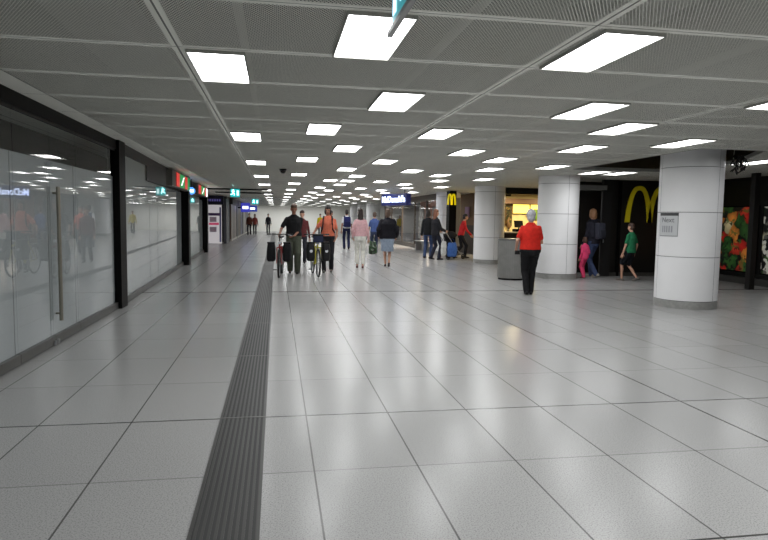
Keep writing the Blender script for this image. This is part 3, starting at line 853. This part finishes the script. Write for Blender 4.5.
# red and green illuminated signs
red = mat('sign_red', (216,50,44), .4, emit=.30); grn = mat('sign_green', (16,150,78), .4, emit=.28); wht = mat('sign_white', (238,240,240), .4, emit=.9)
def stripe_sign(label, y0, y1, xa, xb, z0, z1, blocks):
    r = thing('shop_sign', label, 'sign', ((xa+xb)/2, y0, z0))
    def bb(a0, a1, dx0, dx1, za, zb):
        k = (y1-y0); sl = (xb-xa)/k
        b = bmesh.new(); p = Vector((xa-(xa+xb)/2 + sl*a0*k, a0*k)); q_ = Vector((xa-(xa+xb)/2 + sl*a1*k, a1*k))
        off = Vector(((dx0+dx1)/2, 0)); obox(b, p+off, q_+off, dx1-dx0, za-z0, zb-z0); return b
    obj('housing', bb(0,1,-.14,.0,z0,z1), mat('sign_housing', (96,94,88), .5), r)
    for a0, a1, m in blocks: obj({'sign_red':'red_panel','sign_green':'green_panel','sign_white':'white_panel'}[m.name], bb(a0,a1,0,.014,z0+.03,z1-.03), m, r)
    # pale slanted stroke on the green panel
    g = [q for q in blocks if q[2] is grn][0]
    b = bmesh.new(); k = y1-y0; sl = (xb-xa)/k; x_ = lambda a: xa-(xa+xb)/2+sl*a*k+.018
    a0 = g[0]+(g[1]-g[0])*.25; a1 = g[0]+(g[1]-g[0])*.75; d = .12*(g[1]-g[0]); zz = z1-z0
    quad(b, (x_(a0), a0*k, zz*.2), (x_(a0+d), (a0+d)*k, zz*.2), (x_(a1+d), (a1+d)*k, zz*.8), (x_(a1), a1*k, zz*.8))
    bmesh.ops.solidify(b, geom=b.faces[:], thickness=.004); obj('stroke', b, wht, r)
stripe_sign('nearer red and green illuminated sign on top of the second black post', 15.3, 18.73, -2.40, -2.47, 2.13, 2.52,
            [(.20,.36,red), (.37,.66,grn), (.67,.84,red), (.85,.99,grn)])
stripe_sign('farther red and green illuminated sign on top of the third black post', 21.6, 25.38, -2.58, -2.68, 2.16, 2.52,
            [(.08,.30,red), (.31,.66,grn), (.67,.84,red), (.85,.99,wht)])
r = thing('round_sign', 'small round blue lit sign between the two red and green signs', 'sign', (-2.58, 20.0, 2.2))
b = bmesh.new(); tube(b, [(0,-.05,0), (0,.05,0)], .11, 24); obj('disc', b, mat('sign_blue_glow', (70,130,220), .4, emit=1.0), r, True)
b = bmesh.new(); box(b, -.07, .07, -.058, .058, -.035, .035, bev=.015); obj('lettering_block', b, mat('sign_white_glow', (236,244,255), .4, emit=3.0), r)
b = bmesh.new(); tube(b, [(0,0,.10), (0,0,H-2.2)], .012, 8); obj('hanger', b, black, r, True)

# recess and promotional board
b = bmesh.new(); box(b, -5.9, -5.8, 25.7, 36, 0, H); struct('wall_left_recess', b, wallgrey)
struct('wall_recess_back', bx(-5.9, -2.75, 36.0, 36.1, 0, H), mat('recess_dark', (58,57,58), .6))
r = thing('promo_board', 'white promotional board with pink bands under a navy header by the far left shops', 'poster board', (-3.16, 33.3, 0))
obj('panel', bx(-.36,.36,0,.10,.02,2.02,bev=.01), mat('poster_white_glow', (224,220,224), .5, emit=.16), r)  # glow added in place of light falling on the board
obj('pink_band', bx(-.27,.22,-.008,0,.98,1.10), mat('poster_pink_glow', (214,86,122), .5, emit=.14), r)
for z0 in (.62, 1.14): obj('price_block', bx(-.24,.10,-.008,0,z0,z0+.26), mat('poster_lilac', (196,176,196), .5), r)
obj('purple_band', bx(-.30,.28,-.008,0,1.46,1.60), mat('poster_purple', (96,72,122), .5), r)
obj('side_stripe', bx(.25,.34,-.006,0,.1,1.9), mat('poster_blue', (112,112,160), .5), r)
r2 = obj('header', bx(-.46,.46,-.02,.14,2.05,2.50,bev=.01), mat('header_navy', (28,26,52), .4), r)
b = bmesh.new()
for i in range(6): box(b, -.36+i*.12, -.29+i*.12, -.03, -.02, 2.20, 2.32)
obj('header_lettering', b, mat('header_lilac', (86,80,140), .4, emit=.25), r2)
# far left shops
struct('wall_left_shops', bx(-5.9, -2.74, 36.2, 64, 0, H), mat('far_wall_taupe', (110,104,98), .7, var=.1, vscale=1))
tag(obj('display_panel', bx(-2.74,-2.60,33.8,35.98,0,2.35,bev=.01), mat('panel_slate', (62,64,70), .5)), 'slate grey wall panel beside the promotional board', 'panel')
def far_front(y0, y1, cols, lab):
    r = thing('shopfront', lab, 'shopfront', (-2.66, y0, 0))
    n = len(cols); w = (y1-y0)/n
    for i, cc in enumerate(cols):
        obj('panel', bx(-.02, .05, i*w+.04, (i+1)*w-.04, .10, 2.15), mat('front_%d_%d_%d' % cc, cc, .4), r)
    obj('fascia', bx(-.02,.14,0,y1-y0,2.15,2.5), mat('front_fascia', (40,36,36), .5), r)
    obj('plinth', bx(-.02,.08,0,y1-y0,0,.10), mat('front_plinth', (176,174,168), .5), r)
far_front(37.5, 42.5, [(104,92,84), (78,62,56), (96,84,78)], 'brownish panelled shopfront past the promotional board')
far_front(43.0, 49.5, [(36,34,40), (88,72,44), (54,48,52), (80,84,120)], 'dark shopfront under the blue projecting sign')
far_front(50, 58, [(60,58,66), (130,124,118), (70,40,40), (40,42,60)], 'far shopfront with mixed dark panels behind the tiny walkers')
far_front(59, 63.4, [(150,146,140), (180,178,172), (120,118,114), (170,168,164)], 'pale shopfront at the far left end of the corridor')
def blade(label, x, y, z0, w, h, col, em, dcol=(230,236,255)):
    r = thing('projecting_sign', label, 'sign', (x, y, z0))
    obj('face', bx(-w/2,w/2,-.06,.06,0,h,bev=.01), mat('blade_%d_%d_%d' % col, col, .4, emit=em), r)
    obj('lettering', bx(-w*.3,w*.3,-.07,.07,h*.35,h*.65), mat('blade_letter', dcol, .4, emit=1.2), r)
    obj('bracket', bx(-w/2-.2,-w/2+.02,-.02,.02,h*.4,h*.55), black, r)
blade('nearer blue projecting shop sign on the far left', -2.1, 44, 1.75, .62, .62, (48,52,150), .5)
blade('blue lit sign above the far left walkers', -2.0, 52, 1.85, .9, .5, (40,56,130), .5)

# exit signs hung from the ceiling
teal = mat('exit_teal', (30,168,170), .4, emit=.42); exw = mat('exit_white', (220,255,255), .4, emit=.6)
def man(b, s, y, cx=0, cz=0, t=.004):
    """running figure and door, as thin plates"""
    def L(p, q_, r):
        p, q_ = Vector((p[0]*s+cx, p[1]*s+cz)), Vector((q_[0]*s+cx, q_[1]*s+cz)); d = (q_-p).normalized(); n = Vector((-d.y, d.x))*r*s
        v = [bm_v for bm_v in (p+n, q_+n, q_-n, p-n)]
        f = b.faces.new([b.verts.new((k.x, y, k.y)) for k in v])
    L((-.05,.38), (.05,.38), .055); L((0,.30), (-.02,.05), .055); L((-.02,.25), (.18,.20), .03); L((0,.27), (-.2,.2), .03)
    L((-.02,.05), (.15,-.1), .04); L((.15,-.1), (.12,-.3), .035); L((-.02,.05), (-.12,-.14), .04); L((-.12,-.14), (-.3,-.2), .035)
def exit_sign(label, x, y, z0, w, h, rot=0, top=H):
    r = thing('exit_sign', label, 'exit sign', (x, y, z0), rot)
    obj('panel', bx(-w/2,w/2,-.02,.02,0,h,bev=.004), teal, r)
    b = bmesh.new(); man(b, h*1.0, -.023, -w*.2, h*.5); bmesh.ops.solidify(b, geom=b.faces[:], thickness=.003); obj('running_figure', b, exw, r)
    b = bmesh.new()
    box(b, w*.16, w*.40, -.024, -.021, h*.18, h*.82); obj('doorway_mark', b, exw, r)
    for sx in (-1,1):
        b = bmesh.new(); tube(b, [(sx*w*.4,0,h), (sx*w*.4,0,top-z0)], .006, 6); obj('hanger', b, ALU, r, True)
exit_sign('nearer of the two small teal exit signs hanging over the far left side', -1.52, 24.0, 2.16, .34, .30)
exit_sign('farther of the two small teal exit signs hanging over the far left side', -1.28, 39.0, 2.20, .42, .30)
# near exit sign, its face along the corridor
r = thing('exit_sign', 'teal running-man exit sign hanging at the top edge nearest the viewer', 'exit sign', (.515, 2.62, 2.27))
obj('panel', bx(-.006,.006,-.30,.20,.03,.24), mat('exit_panel_near', (36,140,150), .3, emit=.35), r)
b = bmesh.new(); man(b, .22, 0, 0, 0)
bmesh.ops.transform(b, matrix=Matrix.Translation((-.0085, -.02, .14)) @ Matrix.Rotation(PI/2, 4, 'Z'), verts=b.verts[:]); bmesh.ops.solidify(b, geom=b.faces[:], thickness=.002); obj('running_figure', b, mat('exit_white_near', (190,225,250), .4, emit=.8), r)
obj('doorway_mark', bx(-.0095,-.0065,.10,.17,.06,.21), mat('exit_white_near', (190,225,250), .4), r)
obj('bottom_rail', bx(-.012,.012,-.32,.29,.0,.026,bev=.004), mat('exit_rail', (150,150,150), .4, .6), r)
b = bmesh.new()
for yy in (-.25,.15): tube(b, [(0,yy,.23), (0,yy,H-2.27)], .006, 6)
obj('hanger', b, ALU, r, True)

# dark crossbars under the far ceiling on the left
for i, (y, x1, lab) in enumerate(((25.9, -.35, 'nearer dark crossbar under the far left ceiling'), (29.5, -.15, 'farther dark crossbar under the far left ceiling'))):
    tag(obj('crossbar', bx(-2.75, x1, y-.05, y+.05, H-.055, H), black), lab, 'crossbar')

# ------------------------------------------------------------------ columns
clad = mat('column_cladding', (247,247,248), .36, var=.02, vscale=2)
joint = mat('column_joint', (120,120,120), .6)
def column(label, x, y, R=.505, ht=H, seam0=-56, detail=True):
    r = thing('column', label, 'column', (x, y, 0), 0, 'round clad columns')
    zs = [.13, .87, 1.62, 2.37, ht+.25]
    b = bmesh.new(); lathe(b, [(R-.012, .05), (R-.012, ht+.25)], 64); obj('core', b, joint, r, True)
    b = bmesh.new(); lathe(b, [(R+.004,0), (R+.004,.118), (R-.006,.124)], 64); obj('base_ring', b, steel, r, True)
    gap = .010
    for z0, z1 in zip(zs, zs[1:]):
        for i in range(3):
            a0 = math.radians(seam0+120*i) + .0065; a1 = math.radians(seam0+120*(i+1)) - .0065
            b = bmesh.new(); n = 20; ro, ri = [], []
            for k in range(n+1):
                a = a0+(a1-a0)*k/n
                ro.append([b.verts.new((R*math.cos(a), R*math.sin(a), zz)) for zz in (z0+gap/2, z1-gap/2)])
                ri.append([b.verts.new(((R-.01)*math.cos(a), (R-.01)*math.sin(a), zz)) for zz in (z0+gap/2, z1-gap/2)])
            for k in range(n):
                f = b.faces.new([ro[k][0], ro[k+1][0], ro[k+1][1], ro[k][1]]); f.smooth = True
                b.faces.new([ro[k][1], ro[k+1][1], ri[k+1][1], ri[k][1]]); b.faces.new([ri[k][0], ri[k+1][0], ro[k+1][0], ro[k][0]])
            obj('cladding_panel', b, clad, r, True)
    return r
CX = 7.03
column('nearest white round column with a framed notice on it', CX, 9.74, seam0=-70)
column('second white round column, right behind the red-shirted person', CX, 14.86, seam0=-86)
column('third white round column, left of the lit food counter', CX, 20.02, seam0=-89)
def dupcol(src, label, x, y):
    r = src.copy(); C.objects.link(r); r.location = (x, y, 0); r['label'] = label
    for ch in list(src.children):
        c = ch.copy(); C.objects.link(c); c.parent = r
src = [o for o in C.objects if o.name.startswith('column') and o.type == 'EMPTY'][2]
dupcol(src, 'grey column half built into the shopfront behind the stroller', CX, 25.15)
dupcol(src, 'pale round column left of the lit blue and white sign', CX, 45.6)
dupcol(src, 'far pale column just past the one left of the lit sign', CX, 50.7)
dupcol(src, 'tiny far pale column beyond the white-shirted walker', CX, 55.8)
# flared concrete head in the ceiling opening
b = bmesh.new(); lathe(b, [(.52,H+.2), (.52,H+.26), (.85,3.1), (.85,3.3)], 40, (CX,9.74)); struct('column_head', b, MATS['raw_concrete'])
# notice on nearest column
def on_col(y0, a, z, rr=.560): return (CX + rr*math.cos(a), y0 + rr*math.sin(a), z)
r = thing('notice', 'framed paper notice with dark header stuck on the nearest column', 'notice', (CX, 9.74, 1.41))
def curved(a0, a1, z0, z1, rr, m, nm):
    b = bmesh.new(); n = 8
    p = [[b.verts.new((q_*math.cos(a0+(a1-a0)*k/n), q_*math.sin(a0+(a1-a0)*k/n), z)) for q_, z in ((rr,z0),(rr,z1),(rr-.004,z1),(rr-.004,z0))] for k in range(n+1)]
    for k in range(n):
        for j in range(4): b.faces.new([p[k][j], p[k+1][j], p[k+1][(j+1)%4], p[k][(j+1)%4]])
    b.faces.new(p[0]); b.faces.new(p[-1][::-1]); bmesh.ops.recalc_face_normals(b, faces=b.faces[:])
    return obj(nm, b, m, r)
A0, A1 = math.radians(174), math.radians(216)
paper = mat('notice_paper', (206,208,210), .6); ink = mat('notice_ink', (110,112,116), .6); inkl = mat('notice_pale_ink', (160,162,168), .6)
curved(A0, A1, -.20, .20, .511, mat('notice_frame', (150,152,154), .5), 'frame')
curved(A0+.02, A1-.02, -.185, .15, .513, paper, 'sheet')
curved(A0, A1, .15, .20, .514, mat('notice_header', (70,72,74), .5), 'header_bar')
for k in range(5): curved(A0+.14+k*.09, A0+.19+k*.09, -.13, -.02, .515, inkl, 'text_row')
def text_mesh(body, size, extrude, bold=0.0, width=None):
    cu = bpy.data.curves.new('t', 'FONT'); cu.body = body; cu.size = size; cu.extrude = extrude; cu.align_x = 'CENTER'; cu.align_y = 'CENTER'; cu.offset = bold
    o = bpy.data.objects.new('t', cu); C.objects.link(o)
    dg = bpy.context.evaluated_depsgraph_get(); ev = o.evaluated_get(dg); me = ev.to_mesh(); b = bmesh.new(); b.from_mesh(me); ev.to_mesh_clear()
    bpy.data.objects.remove(o); bpy.data.curves.remove(cu)
    if width:
        xs = [v.co.x for v in b.verts]; k = width/(max(xs)-min(xs))
        for v in b.verts: v.co.x *= k
    return b
b = text_mesh('Next', .12, .001)
for v in b.verts:
    a = A0 + .36 + v.co.x/.515; v.co = Vector(((.5155+v.co.z)*math.cos(a), (.5155+v.co.z)*math.sin(a), v.co.y+.075))
obj('heading_text', b, ink, r)

# ------------------------------------------------------------------ bin
def oval(b, rx, ry, z0, z1, n=48):
    loft(b, [((0,0,z0), rx, ry), ((0,0,z1), rx, ry)], n)
r = thing('waste_bin', 'rounded grey metal bin standing in front of the second column', 'bin', (5.74, 14.5, 0))
b = bmesh.new(); oval(b, .385, .31, .04, .96); obj('bin_body', b, mat('bin_metal', (132,132,129), .42, .2, var=.08, vscale=9), r, True)
b = bmesh.new(); oval(b, .37, .295, 0, .045); obj('plinth', b, black, r, True)
b = bmesh.new(); oval(b, .395, .32, .955, 1.0); obj('top_lid', b, mat('bin_lid', (104,104,102), .35, .3), r, True)
b = bmesh.new()
for i in range(44):
    a = 2*PI*i/44; tube(b, [(.386*math.cos(a), .311*math.sin(a), .06), (.386*math.cos(a), .311*math.sin(a), .95)], .005, 5)
obj('vertical_ribs', b, MATS['bin_metal'], r)
obj('badge', bx(.08,.16,-.320,-.303,.07,.11), ALU, r)

# ------------------------------------------------------------------ right-hand shops
yel = mat('arch_yellow', (240,220,30), .4); yel_on = mat('arch_yellow_lit', (225,205,10), .4, emit=.22)
def arches(w, h, t, d):
    """twin tapering arches, as one thick plate in the XZ plane, base at z=0"""
    b = bmesh.new(); n = 26
    for sx in (-1,1):
        cx = sx*w*.25*.98; ow, iw = w*.25+t*.32, w*.25-t*.42
        def pt(ww, hh, k):
            u = -1+2*k/n
            return (cx+ww*u, hh*(1-abs(u)**2.7)**(.72))
        for k in range(n):
            o0, o1, i0, i1 = pt(ow,h,k), pt(ow,h,k+1), pt(iw,h-t*.62,k), pt(iw,h-t*.62,k+1)
            for y in (-d/2, d/2):
                f = [(o0[0],y,o0[1]), (o1[0],y,o1[1]), (i1[0],y,i1[1]), (i0[0],y,i0[1])]
                quad(b, *(f if y < 0 else f[::-1]))
            quad(b, (o0[0],-d/2,o0[1]), (o0[0],d/2,o0[1]), (o1[0],d/2,o1[1]), (o1[0],-d/2,o1[1]))
            quad(b, (i0[0],-d/2,i0[1]), (i1[0],-d/2,i1[1]), (i1[0],d/2,i1[1]), (i0[0],d/2,i0[1]))
    bmesh.ops.remove_doubles(b, verts=b.verts[:], dist=1e-4)
    return b
# dark clad walls
struct('wall_right_dark', bx(8.55, 11.3, 15.36, 15.5, 0, H), mat('gloss_black_wall', (15,15,14), .3))
struct('wall_right_posters', bx(11.15, 11.3, -9, 15.36, 0, H), mat('gloss_black_wall', (15,15,14), .3))
struct('baseboard_right', bx(8.55, 11.15, 15.32, 15.36, 0, .09), mat('base_grey', (64,63,60), .5))
struct('trim_4', bx(11.10, 11.15, -9, 15.3, 0, .16), mat('base_grey', (64,63,60), .5))
tag(obj('large_arch_sign', arches(1.34, .97, .19, .03), yel, None, True, (9.88, 15.33, 1.44)), 'large yellow double-arch emblem on the black wall behind the boy in green', 'sign')
# vertical joints in black wall
for x, lab in ((9.0, 'thin dark batten on the black wall beside the doorway'),):
    tag(obj('batten', bx(x-.03,x+.03,15.30,15.36,0,H-.02), black), lab, 'batten')
# doorway: two dark leaves standing ajar
r = bpy.data.objects.new('door_3', None); C.objects.link(r); r['kind'] = 'structure'; r['label'] = 'dark folded-back door leaf right of the doorway person'
b = bmesh.new(); box(b, 8.34, 8.62, 15.06, 15.11, .02, 2.22); obj('leaf', b, mat('door_black', (26,26,27), .3), r)
b = bmesh.new(); tube(b, [(8.40,15.03,.9), (8.40,15.03,1.3)], .014, 8); obj('handle', b, ALU, r, True)
tag(obj('door_header', bx(7.6, 8.6, 15.3, 15.7, 2.28, 2.40), mat('header_grey', (120,120,118), .5)), 'pale grey bulkhead bar over the doorway by the second column', 'bulkhead')
# food posters and post
def poster(label, y0, y1, seed, cols, z0=.30, z1=1.85):
    r = thing('food_poster', label, 'poster', (11.13, (y0+y1)/2, z0))
    w = (y1-y0)/2
    obj('print', bx(-.012,.0,-w,w,0,z1-z0), food_mat('food_print_%d' % seed, seed, cols, 4.2, .30, .12), r)
    obj('frame', bx(-.006,.02,-w-.03,w+.03,-.03,z1-z0+.03), black, r)
poster('tall food poster of red tomatoes and green leaves right of the nearest column', 12.95, 15.0, 9, [(196,38,30), (50,88,40), (204,60,40), (40,78,34), (216,200,150), (226,140,60)])
poster('tall food poster with pale and green food at the right edge', 10.6, 12.75, 7, [(80,116,56), (200,198,186), (186,44,36), (52,84,44), (222,214,180)])
tag(obj('post', bx(10.29,10.42,12.1,12.24,0,H,bev=.006), charcoal), 'dark square post standing in front of the food posters', 'post')

# counter hall of the restaurant
warm = mat('warm_cream_wall', (226,206,150), .6, var=.1, vscale=3)
struct('wall_right_counter', bx(8.3, 13.9, 25.0, 25.15, 0, H), warm)
struct('wall_right_side', bx(13.8, 13.95, 15.5, 25, 0, H), warm)
struct('trim_5', bx(7.72, 13.8, 20.3, 20.5, 2.34, H), charcoal, 'dark lintel over the lit counter hall')
r = thing('service_counter', 'food counter with pale worktop and dark front behind the third column', 'counter', (9.6, 22.2, 0))
obj('counter_front', bx(-1.9,2.2,-.3,.3,0,.98), mat('counter_dark', (46,36,32), .4), r)
obj('worktop', bx(-1.95,2.25,-.36,.36,.98,1.03,bev=.01), mat('counter_top', (214,200,176), .35), r)
r = thing('cash_register', 'black cash register on the food counter', 'cash register', (8.95, 22.15, 1.03))
obj('drawer_base', bx(-.19,.19,-.2,.2,0,.10,bev=.01), black, r)
b = bmesh.new(); box(b, -.17,.17,-.02,.02,0,.26,bev=.008); bmesh.ops.transform(b, matrix=Matrix.Translation((0,.02,.16)) @ Matrix.Rotation(-.3,4,'X'), verts=b.verts[:]); obj('screen', b, black, r)
b = bmesh.new(); tube(b, [(0,.03,.08),(0,.03,.2)], .03, 8); obj('stand', b, BLK, r)
# menu boards
def board(label, x0, x1, z0, z1, m, frame=True, y=24.94):
    r = thing('menu_board', label, 'menu board', ((x0+x1)/2, y, z0)); w = (x1-x0)/2
    obj('print', bx(-w,w,-.02,0,0,z1-z0), m, r)
    obj('frame', bx(-w-.03,w+.03,-.01,.05,-.03,z1-z0+.03), mat('menu_frame', (84,58,36), .5), r)
ylw = mat('menu_yellow', (244,214,96), .5, emit=.9)
board('narrow dark green menu board at the left of the counter wall', 9.48, 9.72, 1.25, 2.05, food_mat('menu_print', 11, [(66,80,40), (110,96,50), (190,160,70)], 9, .3))
board('lit yellow menu board in the middle of the counter wall', 9.78, 10.5, 1.75, 2.12, ylw)
board('lit yellow menu board with green picture above the red-shirted person', 10.56, 11.5, 1.55, 2.12, ylw)
b = bmesh.new(); ell(b, (0,0,0), (.36,.02,.22)); tag(obj('salad_picture', b, mat('picture_green', (110,150,40), .5), None, True, (10.78, 24.90, 1.72)), 'oval green picture stuck on the right yellow menu board', 'picture')
r = thing('wall_shelf', 'brown shelf strip with small goods above the menu boards', 'shelf', (10.2, 24.75, 2.16))
obj('board', bx(-1.2,1.5,-.1,.2,0,.05), mat('shelf_brown', (104,72,44), .5), r)
obj('valance', bx(-1.2,1.5,-.12,-.1,-.02,.20), mat('shelf_brown_dark', (120,92,70), .5), r)
for px, lab in ((9.55, 'brown figure-like display lower left of the counter wall'),):
    b = bmesh.new(); tube(b, [(0,0,0), (.05,0,.2), (-.02,0,.45), (.04,0,.6)], [.05,.09,.06,.03], 8)
    tag(obj('wall_decoration', b, mat('deco_brown', (110,82,50), .6), None, True, (px, 24.85, .98)), lab, 'decoration')
r = thing('tube_light', 'slim ceiling tube light over the food counter', 'ceiling light', (9.2, 21.4, H))
obj('housing', bx(-.75,.75,-.05,.05,-.05,0), mat('tube_housing', (190,186,176), .5), r)
obj('tube', bx(-.7,.7,-.03,.03,-.075,-.05), mat('tube_warm', (255,226,170), .5, emit=5), r)
for x, y in ((9.4, 23.6), (11.2, 23.6), (10.2, 21.5)):
    L = bpy.data.lights.new('counter_downlight', 'AREA'); L.size = .4; L.energy = 26; L.color = (1,.80,.48)
    o = bpy.data.objects.new('counter_downlight', L); C.objects.link(o); o.location = (x, y, H-.06)
# dark entrance between third column and the stroller
struct('wall_doorway_added', bx(7.95, 9.6, 16.4, 16.55, 0, H), mat('inner_dark', (40,36,32), .6))  # partition added so the doorway reads dark
struct('wall_entrance', bx(8.15, 8.3, 24.6, 28.5, 0, H), mat('entrance_brown', (122,96,62), .6))
struct('wall_entrance_dado', bx(8.10, 8.15, 24.6, 28.4, 0, 1.22), mat('entrance_dado', (48,46,38), .5))
struct('trim_6', bx(6.9, 8.15, 21.0, 21.2, 2.30, H), black, 'black lintel over the dark entrance')
tag(obj('dark_fin', bx(6.50, 6.78, 23.1, 23.5, 0, H-.02), black), 'black upright fin panel carrying the small lit yellow arch', 'panel')
r = thing('small_arch_sign', 'small lit yellow double-arch sign high on the black fin panel', 'sign', (6.55, 22.975, 2.0))
obj('arch', arches(.30, .42, .07, .10), yel_on, r, True)
obj('bracket', bx(-.03,.03,.04,.12,.2,.26), black, r)
tag(obj('wall_poster', bx(8.05,8.10,25.6,26.1,1.55,2.0), mat('poster_mauve', (150,120,170), .5)), 'small mauve poster inside the dark entrance', 'poster')
tag(obj('grey_panel', bx(6.96,7.12,23.7,23.75,0,2.3), mat('panel_pale', (150,150,148), .5)), 'pale narrow panel inside the dark entrance behind the red-topped person', 'panel')
r = thing('spotlight', 'small bright spotlight inside the dark entrance', 'lamp', (7.62, 22.0, 2.30)); b = bmesh.new(); ell(b, (0,0,0), (.06,.06,.03), None, 10); obj('bulb', b, mat('spot_bulb', (255,240,210), .4, emit=6), r, True)
b = bmesh.new(); tube(b, [(0,0,.02),(0,0,.256)], .02, 8); obj('stem', b, BLK, r)

# glazed shopfront behind the walkers
FX = 6.88
r = bpy.data.objects.new('window_20', None); C.objects.link(r); r['kind'] = 'structure'; r['label'] = 'glazed shopfront between the stroller and the lit blue sign'
b = bmesh.new(); box(b, FX, FX+.012, 25.8, 39.5, .2, 2.3); obj('glass_pane', b, glass_mat('shop_glass', 1.22), r)
b = bmesh.new()
for y in (25.8, 28.3, 30.8, 34.0, 37.2, 39.5): box(b, FX-.03, FX+.05, y-.05, y+.05, 0, 2.36)
box(b, FX-.03, FX+.05, 25.8, 39.5, 0, .2); box(b, FX-.03, FX+.05, 25.8, 39.5, 2.3, 2.36)
obj('window_frame', b, mat('front_bronze', (84,76,68), .4, .4), r)
struct('trim_7', bx(FX-.06, FX+.2, 25.7, 39.6, 2.36, H), mat('fascia_brown', (72,62,54), .5), 'brown fascia over the glazed shopfront')
struct('wall_shop_back', bx(9.2, 9.3, 26, 40, 0, H), mat('shop_back_brown', (168,104,84), .7, var=.3, vscale=1.4))
struct('wall_shop_end', bx(FX, 9.2, 39.6, 39.8, 0, H), mat('shop_end', (40,42,60), .6))
for y, lab in ((26.9, 'white picture poster in the glazed shopfront nearest the stroller'), (29.6, 'white picture poster in the glazed shopfront behind the jacketed walker')):
    rr_ = thing('window_poster', lab, 'poster', (FX+.05, y, .5))
    obj('print', bx(-.01,.01,-.5,.5,0,1.5), food_mat('window_print_%d' % int(y), int(y), [(206,206,206), (170,150,140), (226,226,226), (120,90,84)], 6, .25), rr_)
rr_ = thing('bench', 'low metal bench in front of the glazed shopfront', 'bench', (6.55, 27.6, 0))
obj('seat', bx(-.22,.18,-.8,.8,.42,.47,bev=.01), ALU, rr_)
for yy in (-.65,.65): obj('leg', bx(-.18,.14,yy-.02,yy+.02,0,.42), ALU, rr_)
L = bpy.data.lights.new('shop_lamp', 'AREA'); L.size = 1.2; L.energy = 130; L.color = (1,.82,.66); o = bpy.data.objects.new('shop_lamp', L); C.objects.link(o); o.location = (8.1, 32, H-.06)

# hanging illuminated word sign
def word_sign():
    W, hh = 2.05, .46
    r = thing('word_sign', 'illuminated blue box sign with white lettering hanging over the walkers', 'sign', (4.62, 24.2, 1.96), math.radians(-72))
    obj('box', bx(-W/2,W/2,-.10,.10,0,hh,bev=.015), mat('sign_navy', (26,34,88), .35, emit=.12), r)
    for side in (0,1):
        b = text_mesh("McDonald's", .34, .012, .006, W*.90)
        M = Matrix.Translation((0,-.112,hh*.5)) @ Matrix.Rotation(PI/2, 4, 'X')
        if side: M = Matrix.Rotation(PI, 4, 'Z') @ M
        bmesh.ops.transform(b, matrix=M, verts=b.verts[:]); obj('lettering', b, mat('sign_letters', (206,220,255), .4, emit=1.3), r)
    for sx in (-1,1):
        b = bmesh.new(); tube(b, [(sx*W*.35,0,hh), (sx*W*.35,0,H-1.96)], .012, 8); obj('hanger', b, black, r, True)
word_sign()

# far right walls and the end
struct('wall_right_far', bx(8.3, 8.45, 39.8, 64, 0, H), MATS.get('wall_paint_white') or mat('wall_paint_white', (226,226,220), .7))
struct('wall_end', bx(XL, XR, 63.6, 63.8, 0, H), mat('wall_paint_white', (226,226,220), .7))
struct('wall_back', bx(XL, XR, -9.1, -9, 0, 3.3), wallgrey)
struct('wall_outer_left', bx(-6.1, -6.0, -9, 64, 0, 3.3), mat('dim_interior', (44,44,42), .8))
struct('wall_outer_right', bx(14.0, 14.1, -9, 64, 0, 3.3), mat('dim_interior', (44,44,42), .8))

# ------------------------------------------------------------------ world, camera, view
w = bpy.data.worlds.new('World'); scene.world = w; w.use_nodes = True
w.node_tree.nodes['Background'].inputs[0].default_value = (.02,.02,.02,1); w.node_tree.nodes['Background'].inputs[1].default_value = 1
cam = bpy.data.cameras.new('Camera'); co = bpy.data.objects.new('Camera', cam); C.objects.link(co)
f, pit, yaw, rol = 622.2, .0822, .1718, .0152
cy, sy, cp, sp = math.cos(yaw), math.sin(yaw), math.cos(pit), math.sin(pit)
F = Vector((sy*cp, cy*cp, -sp)); R = Vector((cy, -sy, 0)); U = R.cross(F)
c_, s_ = math.cos(rol), math.sin(rol); R, U = R*c_ + U*s_, U*c_ - R*s_
M = Matrix((R, U, -F)).transposed().to_4x4(); M.translation = (0, 0, CAMH); co.matrix_world = M
cam.sensor_fit = 'HORIZONTAL'; cam.sensor_width = 36; cam.lens = 36*f/768; cam.clip_start = .05; cam.clip_end = 300
scene.camera = co
vs = scene.view_settings; vs.view_transform = 'Standard'; vs.look = 'None'; vs.gamma = 1; vs.use_curve_mapping = False; vs.exposure = 1.27
